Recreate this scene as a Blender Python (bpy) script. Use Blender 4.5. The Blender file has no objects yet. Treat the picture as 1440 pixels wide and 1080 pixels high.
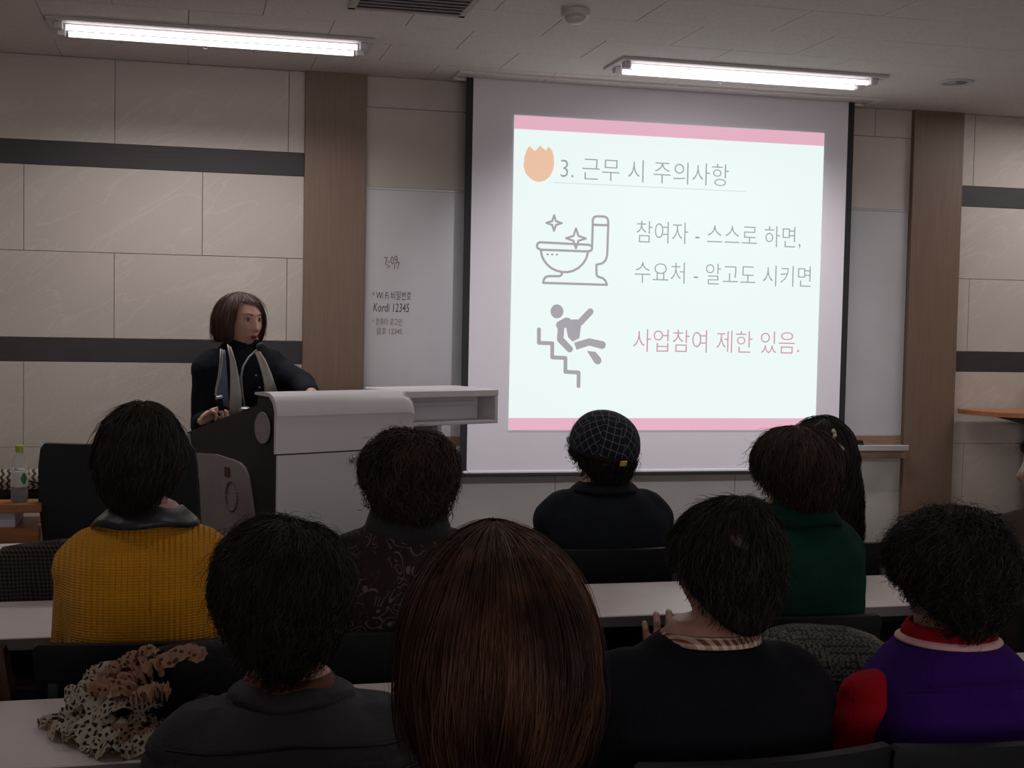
import bpy, bmesh, math, random
import numpy as np
from mathutils import Vector, Matrix

C = bpy.context.scene.collection
R = math.radians
PI = math.pi
# ------------------------------------------------------------------ camera, world, exposure
YAW, PIT, ROL, F, HC = 0.243694853, 0.0479308827, 0.0196507367, 1847.76, 1.5
cam_d = bpy.data.cameras.new('camera')
cam_d.sensor_width = 36.0
cam_d.lens = F / 1440 * 36.0
cam_d.clip_start = 0.05
cam = bpy.data.objects.new('camera', cam_d)
C.objects.link(cam)
cam.matrix_world = (Matrix.Translation((0, 0, HC)) @ Matrix.Rotation(-YAW, 4, 'Z') @ Matrix.Rotation(PI/2 - PIT, 4, 'X')
                    @ Matrix.Rotation(ROL, 4, 'Z'))
bpy.context.scene.camera = cam
sc = bpy.context.scene
sc.view_settings.view_transform = 'Standard'
sc.view_settings.look = 'None'
sc.view_settings.gamma = 1.0
sc.view_settings.exposure = 0.0
sc.view_settings.use_curve_mapping = False
sc.render.film_transparent = False
wd = bpy.data.worlds.new('world'); sc.world = wd; wd.use_nodes = True
wd.node_tree.nodes['Background'].inputs[0].default_value = (0.5, 0.45, 0.45, 1)
wd.node_tree.nodes['Background'].inputs[1].default_value = 0.02
TUBE = 2.4          # strength of the fluorescent tubes
LAMP = 6.6           # light each tube's reflector throws down
SLIDE = 1.0          # strength of the picture thrown on the screen
CEIL = 2.749
WALL = 6.83
# the other ceiling lamps of the room, outside the frame, burning low
for lx, ly, lw in ((-1.2, 3.0, 4), (1.3, 3.0, 4.5), (3.8, 3.0, 4.5), (6.3, 3.0, 4), (-1.2, .2, 2), (1.3, .2, 2), (3.8, .2, 2), (5.23, 6.05, 17), (-2.3, 6.05, 8)):
    la = bpy.data.lights.new('lamp', 'AREA'); la.shape = 'RECTANGLE'; la.size = 1.3; la.size_y = .12; la.energy = lw; la.color = (1.0, .955, .94)
    lo = bpy.data.objects.new('lamp', la); C.objects.link(lo); lo.location = (lx, ly, CEIL-.03)

# added soft fill at the back wall, behind the camera, lifting camera-facing surfaces
la = bpy.data.lights.new('rear_fill_light', 'AREA'); la.shape = 'RECTANGLE'; la.size = 6.0; la.size_y = 1.5; la.energy = 95; la.color = (1.0, .93, .92)
lo = bpy.data.objects.new('rear_fill_light', la); C.objects.link(lo); lo.location = (2.2, -4.9, 1.7); lo.rotation_euler = (R(90), 0, 0)
# the projector's own spill around the slide
la = bpy.data.lights.new('projector_light', 'SPOT'); la.energy = 220; la.spot_size = R(34); la.spot_blend = .55; la.shadow_soft_size = .05; la.color = (.97, .92, 1.0)
lo = bpy.data.objects.new('projector_light', la); C.objects.link(lo); lo.location = (2.5, 1.7, 2.6)
lo.rotation_euler = (Vector((2.5, 6.7, 1.25))-Vector(lo.location)).to_track_quat('-Z', 'Y').to_euler()


def ray(px, py):
    u = (px-720)/F; v = (py-540)/F; c, s = math.cos(ROL), math.sin(ROL)
    u, v = u*c+v*s, -u*s+v*c
    uy = -v
    cz = math.cos(PIT)+uy*math.sin(PIT); z = -math.sin(PIT)+uy*math.cos(PIT)
    return Vector((u*math.cos(YAW)+cz*math.sin(YAW), -u*math.sin(YAW)+cz*math.cos(YAW), z))


def at(px, py, Y):
    r = ray(px, py)
    return Vector((0, 0, HC)) + r*(Y/r.y)


# ------------------------------------------------------------------ materials
def mat(name, col, rough=0.6, metal=0.0, noise=None, bump=None, emit=None, spec=0.5, trans=0.0, sheen=0.0, alpha=1.0, coat=0.0):
    """noise=(scale, amount, second colour or None, stretch xyz); bump=(scale, strength, stretch)"""
    m = bpy.data.materials.new(name); m.use_nodes = True
    nt = m.node_tree; b = nt.nodes['Principled BSDF']
    b.inputs['Base Color'].default_value = (*col, 1)
    b.inputs['Roughness'].default_value = rough
    b.inputs['Metallic'].default_value = metal
    b.inputs['Specular IOR Level'].default_value = spec
    b.inputs['Transmission Weight'].default_value = trans
    b.inputs['Sheen Weight'].default_value = sheen
    b.inputs['Coat Weight'].default_value = coat
    b.inputs['Alpha'].default_value = alpha
    if emit:
        b.inputs['Emission Color'].default_value = (*emit[0], 1)
        b.inputs['Emission Strength'].default_value = emit[1]
    tc = None
    if noise or bump:
        tc = nt.nodes.new('ShaderNodeTexCoord')
    if noise:
        mp = nt.nodes.new('ShaderNodeMapping'); nt.links.new(tc.outputs['Object'], mp.inputs[0])
        mp.inputs['Scale'].default_value = noise[3] if len(noise) > 3 else (1, 1, 1)
        n = nt.nodes.new('ShaderNodeTexNoise'); n.inputs['Scale'].default_value = noise[0]
        n.inputs['Detail'].default_value = 6
        nt.links.new(mp.outputs[0], n.inputs['Vector'])
        r = nt.nodes.new('ShaderNodeValToRGB')
        c2 = noise[2] if noise[2] else tuple(c*(1-noise[1]) for c in col)
        r.color_ramp.elements[0].color = (*c2, 1); r.color_ramp.elements[0].position = 0.35
        r.color_ramp.elements[1].color = (*col, 1); r.color_ramp.elements[1].position = 0.62
        nt.links.new(n.outputs['Fac'], r.inputs[0]); nt.links.new(r.outputs[0], b.inputs['Base Color'])
    if bump:
        mp2 = nt.nodes.new('ShaderNodeMapping'); nt.links.new(tc.outputs['Object'], mp2.inputs[0])
        mp2.inputs['Scale'].default_value = bump[2] if len(bump) > 2 else (1, 1, 1)
        n2 = nt.nodes.new('ShaderNodeTexNoise'); n2.inputs['Scale'].default_value = bump[0]
        n2.inputs['Detail'].default_value = 4
        nt.links.new(mp2.outputs[0], n2.inputs['Vector'])
        bp = nt.nodes.new('ShaderNodeBump'); bp.inputs['Strength'].default_value = bump[1]
        bp.inputs['Distance'].default_value = 0.01
        nt.links.new(n2.outputs['Fac'], bp.inputs['Height']); nt.links.new(bp.outputs[0], b.inputs['Normal'])
    return m


def nodes_of(m):
    return m.node_tree, m.node_tree.nodes, m.node_tree.links, m.node_tree.nodes['Principled BSDF']


def mathn(nt, op, a, b=None, c=None):
    n = nt.nodes.new('ShaderNodeMath'); n.operation = op
    for i, v in enumerate((a, b, c)):
        if v is None: continue
        if isinstance(v, (int, float)): n.inputs[i].default_value = v
        else: nt.links.new(v, n.inputs[i])
    return n.outputs[0]


def mixc(nt, fac, c1, c2):
    n = nt.nodes.new('ShaderNodeMix'); n.data_type = 'RGBA'
    for key, v in ((0, fac), (6, c1), (7, c2)):
        if isinstance(v, tuple): n.inputs[key].default_value = (*v, 1)
        elif isinstance(v, (int, float)): n.inputs[key].default_value = v
        else: nt.links.new(v, n.inputs[key])
    return n.outputs[2]


M = {}
# stone tile with pale diagonal veins; colour offset by object so neighbours differ a little
m = mat('stone_tile', (0.47, 0.405, 0.36), 0.55, bump=(90, 0.08)); M['tile'] = m
nt, nn, ll, bs = nodes_of(m)
tc = nn.new('ShaderNodeTexCoord'); oi = nn.new('ShaderNodeObjectInfo')
ad = nn.new('ShaderNodeVectorMath'); ad.operation = 'ADD'
cmb = nn.new('ShaderNodeCombineXYZ')
ll.new(mathn(nt, 'MULTIPLY', oi.outputs['Random'], 40.0), cmb.inputs[0]); ll.new(mathn(nt, 'MULTIPLY', oi.outputs['Random'], 23.0), cmb.inputs[2])
mp0 = nn.new('ShaderNodeMapping'); mp0.inputs['Rotation'].default_value = (0, R(34), 0)
mp = nn.new('ShaderNodeMapping'); mp.inputs['Scale'].default_value = (1.0, 1, 4.5)
ll.new(tc.outputs['Object'], mp0.inputs[0]); ll.new(mp0.outputs[0], mp.inputs[0]); ll.new(mp.outputs[0], ad.inputs[0]); ll.new(cmb.outputs[0], ad.inputs[1])
nz = nn.new('ShaderNodeTexNoise'); nz.inputs['Scale'].default_value = 1.6; nz.inputs['Detail'].default_value = 5; nz.inputs['Distortion'].default_value = 0.8
ll.new(ad.outputs[0], nz.inputs['Vector'])
vein = mathn(nt, 'SUBTRACT', 1.0, mathn(nt, 'MULTIPLY', mathn(nt, 'ABSOLUTE', mathn(nt, 'SUBTRACT', nz.outputs['Fac'], 0.56)), 42.0))
vein = mathn(nt, 'MAXIMUM', vein, 0.0)
n2 = nn.new('ShaderNodeTexNoise'); n2.inputs['Scale'].default_value = 1.3; n2.inputs['Detail'].default_value = 4
ll.new(ad.outputs[0], n2.inputs['Vector'])
base = mixc(nt, n2.outputs['Fac'], (0.45, 0.39, 0.345), (0.51, 0.445, 0.40))
ll.new(mixc(nt, mathn(nt, 'MULTIPLY', vein, 0.17), base, (0.72, 0.66, 0.6)), bs.inputs['Base Color'])

M['joint'] = mat('grout', (0.20, 0.17, 0.155), 0.9)
M['band'] = mat('dark_band', (0.036, 0.031, 0.034), 0.6, noise=(6, 0.3, (0.030, 0.025, 0.028), (1, 1, 14)))
M['wood'] = mat('pillar_wood', (0.185, 0.118, 0.082), 0.5, noise=(30, 0.3, (0.155, 0.096, 0.066), (9, 9, 0.12)), bump=(60, 0.05, (10, 10, .4)))
M['orange_wood'] = mat('orange_wood', (0.42, 0.17, 0.07), 0.4, noise=(8, .3, (0.33, 0.125, 0.05), (1, 9, 9)))
M['paint'] = mat('cream_paint', (0.48, 0.42, 0.38), 0.7, noise=(4, 0.06, None))
M['lower'] = mat('lower_panel', (0.44, 0.415, 0.39), 0.6, noise=(4, 0.06, None))
M['board'] = mat('whiteboard', (0.48, 0.465, 0.485), 0.32, noise=(5, 0.05, None))
M['tray_metal'] = mat('tray_metal', (0.42, 0.40, 0.41), 0.4, 0.3)
M['tray_wood'] = mat('tray_wood', (0.26, 0.16, 0.10), 0.5, noise=(9, .3, None, (1, 9, 9)))
M['ceiling'] = mat('ceiling_board', (0.74, 0.665, 0.64), 0.9, noise=(60, 0.10, None), bump=(120, 0.25))
M['wall'] = mat('side_wall', (0.36, 0.33, 0.31), 0.8, noise=(3, .1, None))
M['floor'] = mat('floor_vinyl', (0.20, 0.185, 0.175), 0.4, noise=(5, .15, None))
M['black'] = mat('black_plastic', (0.008, 0.008, 0.009), 0.6, noise=(40, .2, None), spec=.25)
M['blackfab'] = mat('black_mesh_fabric', (0.018, 0.019, 0.024), 0.85, bump=(400, .3))
M['black_edge'] = mat('screen_border', (0.008, 0.008, 0.01), 0.7)
M['screen'] = mat('screen_cloth', (0.76, 0.73, 0.78), 0.9, noise=(2, 0.03, None))
M['white_metal'] = mat('white_metal', (0.55, 0.52, 0.52), 0.5)
M['steel'] = mat('steel', (0.45, 0.44, 0.44), 0.35, 0.9)
M['lampwhite'] = mat('lamp_pan', (0.6, 0.55, 0.55), 0.5)
M['tube'] = mat('lit_tube', (0.9, 0.9, 0.9), 0.5, emit=((1.0, 0.97, 0.98), TUBE))
M['podium_white'] = mat('podium_white', (0.68, 0.64, 0.67), 0.38, noise=(3, .04, None))
M['podium_panel'] = mat('podium_panel', (0.62, 0.60, 0.64), 0.5, noise=(3, .04, None))
M['podium_black'] = mat('podium_black', (0.016, 0.014, 0.014), 0.6, noise=(50, .3, None))
M['podium_grey'] = mat('podium_grey', (0.30, 0.25, 0.25), 0.5, noise=(20, .06, None))
M['desk'] = mat('desk_top', (0.60, 0.52, 0.50), 0.45, noise=(14, .05, None))
M['desk_dark'] = mat('desk_edge', (0.14, 0.12, 0.12), 0.6)
M['desk_panel'] = mat('desk_panel', (0.10, 0.085, 0.08), 0.7, noise=(8, .2, None))
M['skin'] = mat('skin', (0.42, 0.22, 0.155), 0.5, noise=(30, .12, None), bump=(300, .06))
M['skin_light'] = mat('skin_light', (0.56, 0.32, 0.24), 0.5, noise=(30, .08, None), bump=(300, .05))
M['skin2'] = mat('skin_tan', (0.36, 0.17, 0.12), 0.5, noise=(30, .12, None), bump=(300, .06))
M['hair_black'] = mat('hair_black', (0.010, 0.007, 0.006), 0.6, noise=(25, .5, (0.022, 0.014, 0.011)), spec=.22)
M['hair_dark'] = mat('hair_dark_brown', (0.020, 0.012, 0.009), 0.6, noise=(25, .5, (0.040, 0.022, 0.015)), spec=.22)
M['hair_brown'] = mat('hair_brown', (0.026, 0.012, 0.009), 0.5, noise=(16, .5, (0.095, 0.040, 0.024), (1, 1, .35)), spec=.12)
M['hair_speaker'] = mat('hair_reddish', (0.055, 0.023, 0.017), 0.5, noise=(30, .5, (0.10, 0.042, 0.03), (1, 1, .3)), spec=.4)
M['scalp'] = mat('scalp', (0.10, 0.045, 0.03), 0.6, noise=(30, .3, None))
M['paper'] = mat('paper', (0.65, 0.66, 0.7), 0.8)
M['eye'] = mat('eye_white', (0.6, 0.56, 0.54), 0.3)
M['iris'] = mat('iris', (0.012, 0.008, 0.006), 0.2)
M['lip'] = mat('lip', (0.36, 0.05, 0.045), 0.4)
M['gold'] = mat('gold', (0.7, 0.5, 0.22), 0.3, 1.0)
M['shoe'] = mat('shoe', (0.02, 0.018, 0.018), 0.5)
M['trousers'] = mat('trousers', (0.03, 0.03, 0.034), 0.9, bump=(200, .2))


def fabric(name, col, col2=None, fine=260, strength=.35, rough=.9, sheen=.1):
    return mat(name, col, rough, noise=(7, .25, col2), bump=(fine, strength), sheen=0, spec=.12)


# slide colours: the picture on the screen is light thrown by the projector
def slide_mat(name, col):
    return mat('slide_'+name, (0.05, 0.05, 0.05), 0.9, emit=(col, SLIDE), spec=0.0)


M['s_white'] = slide_mat('white', (0.82, 0.92, 0.90))
M['s_pink'] = slide_mat('pink', (0.76, 0.42, 0.53))
M['s_orange'] = slide_mat('orange', (0.82, 0.52, 0.36))
M['s_grey'] = slide_mat('grey', (0.37, 0.34, 0.38))
M['s_text'] = slide_mat('text', (0.33, 0.325, 0.35))
M['s_line'] = slide_mat('line', (0.60, 0.64, 0.66))
M['s_red'] = slide_mat('red', (0.60, 0.27, 0.35))


# ------------------------------------------------------------------ mesh helpers
def box(bm, c, s, rz=0.0, bevel=0.0, rot=None, seg=1):
    g = bmesh.ops.create_cube(bm, size=1.0)
    mt = Matrix.Translation(c) @ (rot.to_4x4() if rot else Matrix.Rotation(rz, 4, 'Z')) @ Matrix.Diagonal((*s, 1))
    bmesh.ops.transform(bm, matrix=mt, verts=g['verts'])
    if bevel:
        ed = list({e for v in g['verts'] for e in v.link_edges})
        bmesh.ops.bevel(bm, geom=ed, offset=bevel, segments=seg, affect='EDGES', profile=0.6)


def bx(bm, x0, x1, y0, y1, z0, z1, bevel=0.0, seg=1):
    box(bm, ((x0+x1)/2, (y0+y1)/2, (z0+z1)/2), (abs(x1-x0), abs(y1-y0), abs(z1-z0)), 0, bevel, None, seg)


def rings_mesh(bm, rings, close_u=True, caps=True):
    vs = [[bm.verts.new(p) for p in r] for r in rings]
    n = len(rings[0])
    for a, b in zip(vs, vs[1:]):
        for i in range(n if close_u else n-1):
            j = (i+1) % n
            bm.faces.new((a[i], a[j], b[j], b[i]))
    if caps and close_u:
        bm.faces.new(vs[0][::-1]); bm.faces.new(vs[-1])
    return vs


def tube(bm, pts, r, seg=8, flat=None):
    pts = [Vector(p) for p in pts]; n = len(pts)
    rr = r if isinstance(r, (list, tuple)) else [r]*n
    rings = []; prev = None
    for i, p in enumerate(pts):
        t = (pts[min(i+1, n-1)] - pts[max(i-1, 0)]).normalized()
        if prev is None:
            u = t.orthogonal().normalized()
        else:
            u = (prev - t*prev.dot(t))
            u = u.normalized() if u.length > 1e-6 else t.orthogonal().normalized()
        prev = u; w = t.cross(u)
        rings.append([p + (u*math.cos(2*PI*k/seg) + w*math.sin(2*PI*k/seg)*(flat or 1))*rr[i] for k in range(seg)])
    rings_mesh(bm, rings)


def caps(bm, p0, r0, p1, r1, seg=14):
    """tapered capsule with round ends"""
    p0, p1 = Vector(p0), Vector(p1); d = (p1-p0); L = d.length
    t = d.normalized() if L > 1e-6 else Vector((0, 0, 1))
    pts = []; rr = []
    for a in (80, 55, 28): pts.append(p0 - t*r0*math.sin(R(a))); rr.append(r0*math.cos(R(a)))
    pts.append(p0); rr.append(r0); pts.append(p1); rr.append(r1)
    for a in (28, 55, 80): pts.append(p1 + t*r1*math.sin(R(a))); rr.append(r1*math.cos(R(a)))
    u = t.orthogonal().normalized(); w = t.cross(u)
    rings_mesh(bm, [[p + (u*math.cos(2*PI*k/seg)+w*math.sin(2*PI*k/seg))*q for k in range(seg)] for p, q in zip(pts, rr)])


def ell(bm, c, r, rot=None, sub=3):
    g = bmesh.ops.create_icosphere(bm, subdivisions=sub, radius=1.0)
    mt = Matrix.Translation(c) @ (rot.to_4x4() if rot else Matrix.Identity(4)) @ Matrix.Diagonal((*r, 1))
    bmesh.ops.transform(bm, matrix=mt, verts=g['verts'])


def loft(bm, rings, seg=28):
    """rings: (cx, cy, cz, rx, ry, exponent)"""
    out = []
    for cx, cy, cz, rx, ry, e in rings:
        rg = []
        for k in range(seg):
            a = 2*PI*k/seg; c, s = math.cos(a), math.sin(a)
            rg.append((cx+rx*math.copysign(abs(c)**(2/e), c), cy+ry*math.copysign(abs(s)**(2/e), s), cz))
        out.append(rg)
    rings_mesh(bm, out)


def lathe(bm, prof, c=(0, 0, 0), seg=20, rot=None):
    rings = []
    for r, z in prof:
        rg = []
        for k in range(seg):
            p = Vector((r*math.cos(2*PI*k/seg), r*math.sin(2*PI*k/seg), z))
            if rot: p = rot @ p
            rg.append(p+Vector(c))
        rings.append(rg)
    rings_mesh(bm, rings)


def prism(bm, pts, fn, t):
    """polygon pts (a,b) through fn(a,b,depth) with depth 0..t"""
    a = [bm.verts.new(fn(p[0], p[1], 0)) for p in pts]; b = [bm.verts.new(fn(p[0], p[1], t)) for p in pts]
    n = len(pts)
    bm.faces.new(a); bm.faces.new(b[::-1])
    for i in range(n): bm.faces.new((a[i], b[i], b[(i+1) % n], a[(i+1) % n]))


def props(o, label=None, cat=None, group=None, kind=None):
    if label: o['label'] = label
    if cat: o['category'] = cat
    if group: o['group'] = group
    if kind: o['kind'] = kind
    return o


def obj(name, bm, m, parent=None, smooth=True, angle=None):
    if isinstance(bm, bmesh.types.BMesh):
        bmesh.ops.recalc_face_normals(bm, faces=bm.faces)
        me = bpy.data.meshes.new(name); bm.to_mesh(me); bm.free()
    else:
        me = bm
    if smooth and len(me.polygons):
        me.polygons.foreach_set('use_smooth', [True]*len(me.polygons))
        if angle: me.set_sharp_from_angle(angle=R(angle))
    me.materials.clear()
    me.materials.append(M[m] if isinstance(m, str) else m)
    o = bpy.data.objects.new(name, me); C.objects.link(o)
    if parent: o.parent = parent
    return o


def hard(name, bm, m, parent=None): return obj(name, bm, m, parent, True, 35)


def thing(name, label, cat, loc=(0, 0, 0), rz=0.0, group=None):
    o = bpy.data.objects.new(name, None); C.objects.link(o); o.empty_display_size = .1
    o.location = loc; o.rotation_euler = (0, 0, rz)
    return props(o, label, cat, group)


def copy_tree(o, parent=None):
    c = o.copy(); C.objects.link(c)
    if parent: c.parent = parent
    for ch in o.children: copy_tree(ch, c)
    return c


def remesh(bm, voxel, smooth=4):
    bmesh.ops.recalc_face_normals(bm, faces=bm.faces)
    me = bpy.data.meshes.new('tmp'); bm.to_mesh(me); bm.free()
    o = bpy.data.objects.new('tmp', me); C.objects.link(o)
    md = o.modifiers.new('r', 'REMESH'); md.mode = 'VOXEL'; md.voxel_size = voxel
    if smooth:
        s = o.modifiers.new('s', 'SMOOTH'); s.factor = .5; s.iterations = smooth
    dg = bpy.context.evaluated_depsgraph_get()
    out = bpy.data.meshes.new_from_object(o.evaluated_get(dg))
    bpy.data.objects.remove(o); bpy.data.meshes.remove(me)
    return out


def coords(me):
    a = np.empty(len(me.vertices)*3, np.float32); me.vertices.foreach_get('co', a); return a.reshape(-1, 3)


def snoise(P, freq, seed, octs=3):
    """cheap smooth pseudo noise in about -1..1"""
    rg = np.random.RandomState(seed); v = np.zeros(len(P)); amp = 1.0; tot = 0
    for o in range(octs):
        acc = 0
        for _ in range(4):
            d = rg.normal(size=3); d /= np.linalg.norm(d)
            acc = acc + np.sin(P @ d*freq + rg.uniform(0, 6.28) + 1.2*np.sin(P @ rg.normal(size=3)*freq*.5))
        v += amp*acc/4; tot += amp; amp *= .5; freq *= 2.1
    return v/tot


def displace(me, amp, freq, seed, stretch=(1, 1, 1), octs=3):
    P = coords(me); N = np.empty(len(me.vertices)*3, np.float32); me.vertices.foreach_get('normal', N); N = N.reshape(-1, 3)
    P2 = P + N*(snoise(P*np.array(stretch), freq, seed, octs)*amp)[:, None]
    me.vertices.foreach_set('co', P2.astype(np.float32).ravel()); me.update()


def np_mesh(name, V, Fq):
    me = bpy.data.meshes.new(name); me.vertices.add(len(V)); me.vertices.foreach_set('co', np.asarray(V, np.float32).ravel())
    n = len(Fq); me.loops.add(n*4); me.loops.foreach_set('vertex_index', np.asarray(Fq, np.int32).ravel())
    me.polygons.add(n); me.polygons.foreach_set('loop_start', np.arange(n, dtype=np.int32)*4)
    me.update(calc_edges=True); return me


# ------------------------------------------------------------------ the room shell
bm = bmesh.new(); bx(bm, -3.2, 8.2, -5.2, 7.1, -.1, 0)
props(hard('floor', bm, 'floor'), kind='structure')
bm = bmesh.new(); bx(bm, -3.2, 8.2, -5.2, 7.1, CEIL+.012, CEIL+.12)
ceil = props(hard('ceiling', bm, 'ceiling'), kind='structure')
bm = bmesh.new(); bx(bm, -3.2, 8.2, WALL+.01, 7.0, 0, CEIL+.05)
wf = props(hard('wall_front', bm, 'joint'), kind='structure')
bm = bmesh.new(); bx(bm, -3.2, -3.1, -5.2, 7.0, 0, CEIL+.05)
props(hard('wall_left', bm, 'wall'), kind='structure')
bm = bmesh.new(); bx(bm, 8.1, 8.2, -5.2, 7.0, 0, CEIL+.05)
props(hard('wall_right', bm, 'wall'), kind='structure')
bm = bmesh.new(); bx(bm, -3.2, 8.2, -5.2, -5.1, 0, CEIL+.05)
props(hard('wall_back', bm, 'wall'), kind='structure')
# ceiling boards, 0.3 x 0.6, staggered row by row
pm = None
rows = [(-5.1, 3.5)]
y = 3.63; k = 0
bm = bmesh.new(); bx(bm, -3.1, 8.1, -5.1, y-.002, CEIL, CEIL+.012)
props(hard('plain_ceiling', bm, 'ceiling', ceil), kind='stuff')
bm = bmesh.new(); box(bm, (0, 0, 0), (.597, .3975, .010), 0, .0008); pm0 = None
rnd = random.Random(4)
while y < 6.82:
    x = -1.5 + (k % 2)*.3
    y1 = min(y+.4, WALL)
    for i in range(13):
        if pm0 is None:
            o = hard('ceiling_board', bm, 'ceiling', ceil); pm0 = o.data
        else:
            o = bpy.data.objects.new('ceiling_board', pm0); C.objects.link(o); o.parent = ceil
        o.location = (x+.3, y+.2, CEIL+.005+rnd.uniform(0, .0012))
        x += .6
    y += .4; k += 1

# stone tiles of the front wall
TC = {}


def wall_piece(name, x0, x1, z0, z1, m, y=WALL, g=.0013, t=.012):
    key = (name, round(x1-x0, 3), round(z1-z0, 3))
    if key not in TC:
        bm = bmesh.new(); box(bm, (0, 0, 0), (x1-x0-2*g, t, z1-z0-2*g), 0, .0008)
        o = hard(name, bm, m, wf); TC[key] = o.data
    else:
        o = bpy.data.objects.new(name, TC[key]); C.objects.link(o); o.parent = wf
    o.location = ((x0+x1)/2, y+t/2, (z0+z1)/2)
    return o


TW = .848
ROWS = [(2.336, CEIL, 0), (1.798, 2.2175, 1), (1.374, 1.798, 0), (.832, 1.2555, 1), (.412, .832, 0), (.09, .29, 1)]
BANDS = [(2.2175, 2.336), (1.2555, 1.374), (.29, .412)]


def tile_zone(xa, xb, phaseA):
    for z0, z1, par in ROWS:
        ph = phaseA + (TW/2 if par else 0)
        k = math.ceil((xa-ph)/TW - 1e-6)
        edges = [xa] + [ph+i*TW for i in range(k, k+30) if xa+.02 < ph+i*TW < xb-.02] + [xb]
        for a, b in zip(edges, edges[1:]):
            wall_piece('tile', a, b, z0, z1, 'tile')
    for z0, z1 in BANDS:
        wall_piece('dark_band', xa, xb, z0, z1, 'band', g=.0005)


tile_zone(-3.1, .60, -.349)
tile_zone(4.33, 8.1, 4.44)
# between the pillars
for a, b in ((.88, 2.35), (2.35, 3.80), (3.80, 4.04)):
    wall_piece('upper_panel', a, b, 2.59, CEIL, 'paint')
for a, b in ((.88, 2.35), (2.35, 4.04)):
    wall_piece('upper_panel', a, b, 2.18, 2.59, 'paint')
for a, b in ((.88, 1.95), (1.95, 3.0), (3.0, 4.04)):
    wall_piece('lower_panel', a, b, .09, .80, 'lower')
for i, (a, b) in enumerate(((.580, .894), (4.029, 4.349))):
    bm = bmesh.new(); bx(bm, a, b, WALL-.035, WALL+.02, 0, CEIL+.003, .002)
    props(hard('trim_%d' % (i+1), bm, 'wood'), kind='structure')
bm = bmesh.new(); bx(bm, .894, 4.029, WALL-.012, WALL+.01, 0, .088, .002)
props(hard('baseboard_front', bm, 'tray_wood'), kind='structure')
bm = bmesh.new(); bx(bm, -3.1, .58, WALL-.012, WALL+.01, 0, .088, .002); bx(bm, 4.349, 8.1, WALL-.012, WALL+.01, 0, .088, .002)
props(hard('baseboard_sides', bm, 'tray_wood'), kind='structure')

# ceiling slot the screen comes out of
bm = bmesh.new()
bx(bm, 1.33, 3.67, 6.52, 6.535, CEIL-.012, CEIL+.004, .002); bx(bm, 1.33, 3.67, 6.725, 6.74, CEIL-.012, CEIL+.004, .002)
bx(bm, 1.32, 1.335, 6.52, 6.74, CEIL-.012, CEIL+.004, .002); bx(bm, 3.665, 3.68, 6.52, 6.74, CEIL-.012, CEIL+.004, .002)
props(hard('trim_3', bm, 'ceiling'), kind='structure')

# ------------------------------------------------------------------ whiteboard and its tray
wb = thing('whiteboard', 'long pale grey whiteboard with handwritten notes behind the projection screen', 'whiteboard', (2.46, WALL, .88))
bm = bmesh.new(); bx(bm, .897-2.46, 4.027-2.46, -.004, .008, .0, 1.295, .002); hard('writing_surface', bm, 'board', wb)
bm = bmesh.new(); bx(bm, .897-2.46, 4.027-2.46, -.007, .009, 1.288, 1.300, .001); hard('top_rail', bm, 'tray_metal', wb)
tr = hard('tray_back', (lambda b: (bx(b, .897-2.46, 4.027-2.46, -.012, .009, -.05, .0, .001), b)[1])(bmesh.new()), 'tray_wood', wb)
bm = bmesh.new(); bx(bm, .90-2.46, 4.024-2.46, -.095, -.012, -.058, -.050, .002); bx(bm, .90-2.46, 4.024-2.46, -.099, -.093, -.078, -.046, .002)
hard('tray', bm, 'tray_metal', wb)
bm = bmesh.new(); bx(bm, .90-2.46, 4.024-2.46, -.07, .009, -.125, -.060, .002); hard('tray_support', bm, 'tray_wood', wb)
er = thing('board_eraser', 'black board eraser on the whiteboard tray beside the screen', 'eraser', (3.67, WALL-.055, .8302))
bm = bmesh.new(); bx(bm, -.085, .085, -.022, .022, .0, .012, .003); hard('felt', bm, 'blackfab', er)
bm = bmesh.new(); bx(bm, -.08, .08, -.02, .02, .012, .03, .008, 2); hard('grip', bm, 'black', er)


def text_mesh(name, s, x, z, h, w, y, m, parent, thin=0.0, shear=0.0, rot=0.0):
    """flat lettering on a plane facing -Y; w = wanted width, h = wanted height"""
    c = bpy.data.curves.new('t', 'FONT'); c.body = s; c.offset = thin; c.resolution_u = 3
    o = bpy.data.objects.new('t', c); C.objects.link(o)
    me = bpy.data.meshes.new_from_object(o.evaluated_get(bpy.context.evaluated_depsgraph_get()))
    bpy.data.objects.remove(o)
    P = coords(me); mn, mx = P.min(0), P.max(0)
    q = (P-mn)/(mx-mn+1e-9)
    X = q[:, 0]*w; Z = q[:, 1]*h; X = X+Z*shear
    cr, sr = math.cos(rot), math.sin(rot)
    out = np.stack([x+X*cr-Z*sr, np.full(len(P), y), z+X*sr+Z*cr], 1)
    me.vertices.foreach_set('co', out.astype(np.float32).ravel()); me.update()
    return obj(name, me, m, parent, False)


M['ink'] = mat('ink', (0.05, 0.035, 0.045), 0.7)
M['ink_red'] = mat('ink_faded', (0.20, 0.13, 0.13), 0.7)


def board_text(s, px0, py0, px1, py1, m, rot=0.0):
    a = at(px0, py1, WALL-.005); b = at(px1, py0, WALL-.005)
    text_mesh('handwriting', s, a.x-2.46, a.z-.88, abs(b.z-a.z), b.x-a.x, -.0052, m, wb, -.004, .06, rot)


board_text('7-09', 541, 362, 560, 373, 'ink_red', R(8)); board_text('> 17', 544, 371, 563, 380, 'ink_red', R(8))
board_text('* Wi Fi 비밀번호', 523, 410, 578, 421, 'ink')
board_text('Kordi 12345', 525, 427, 575, 438, 'ink')
board_text('* 컴퓨터 로그인', 523, 448, 565, 457, 'ink_red')
board_text('암호 12345', 529, 461, 565, 470, 'ink_red')

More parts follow.
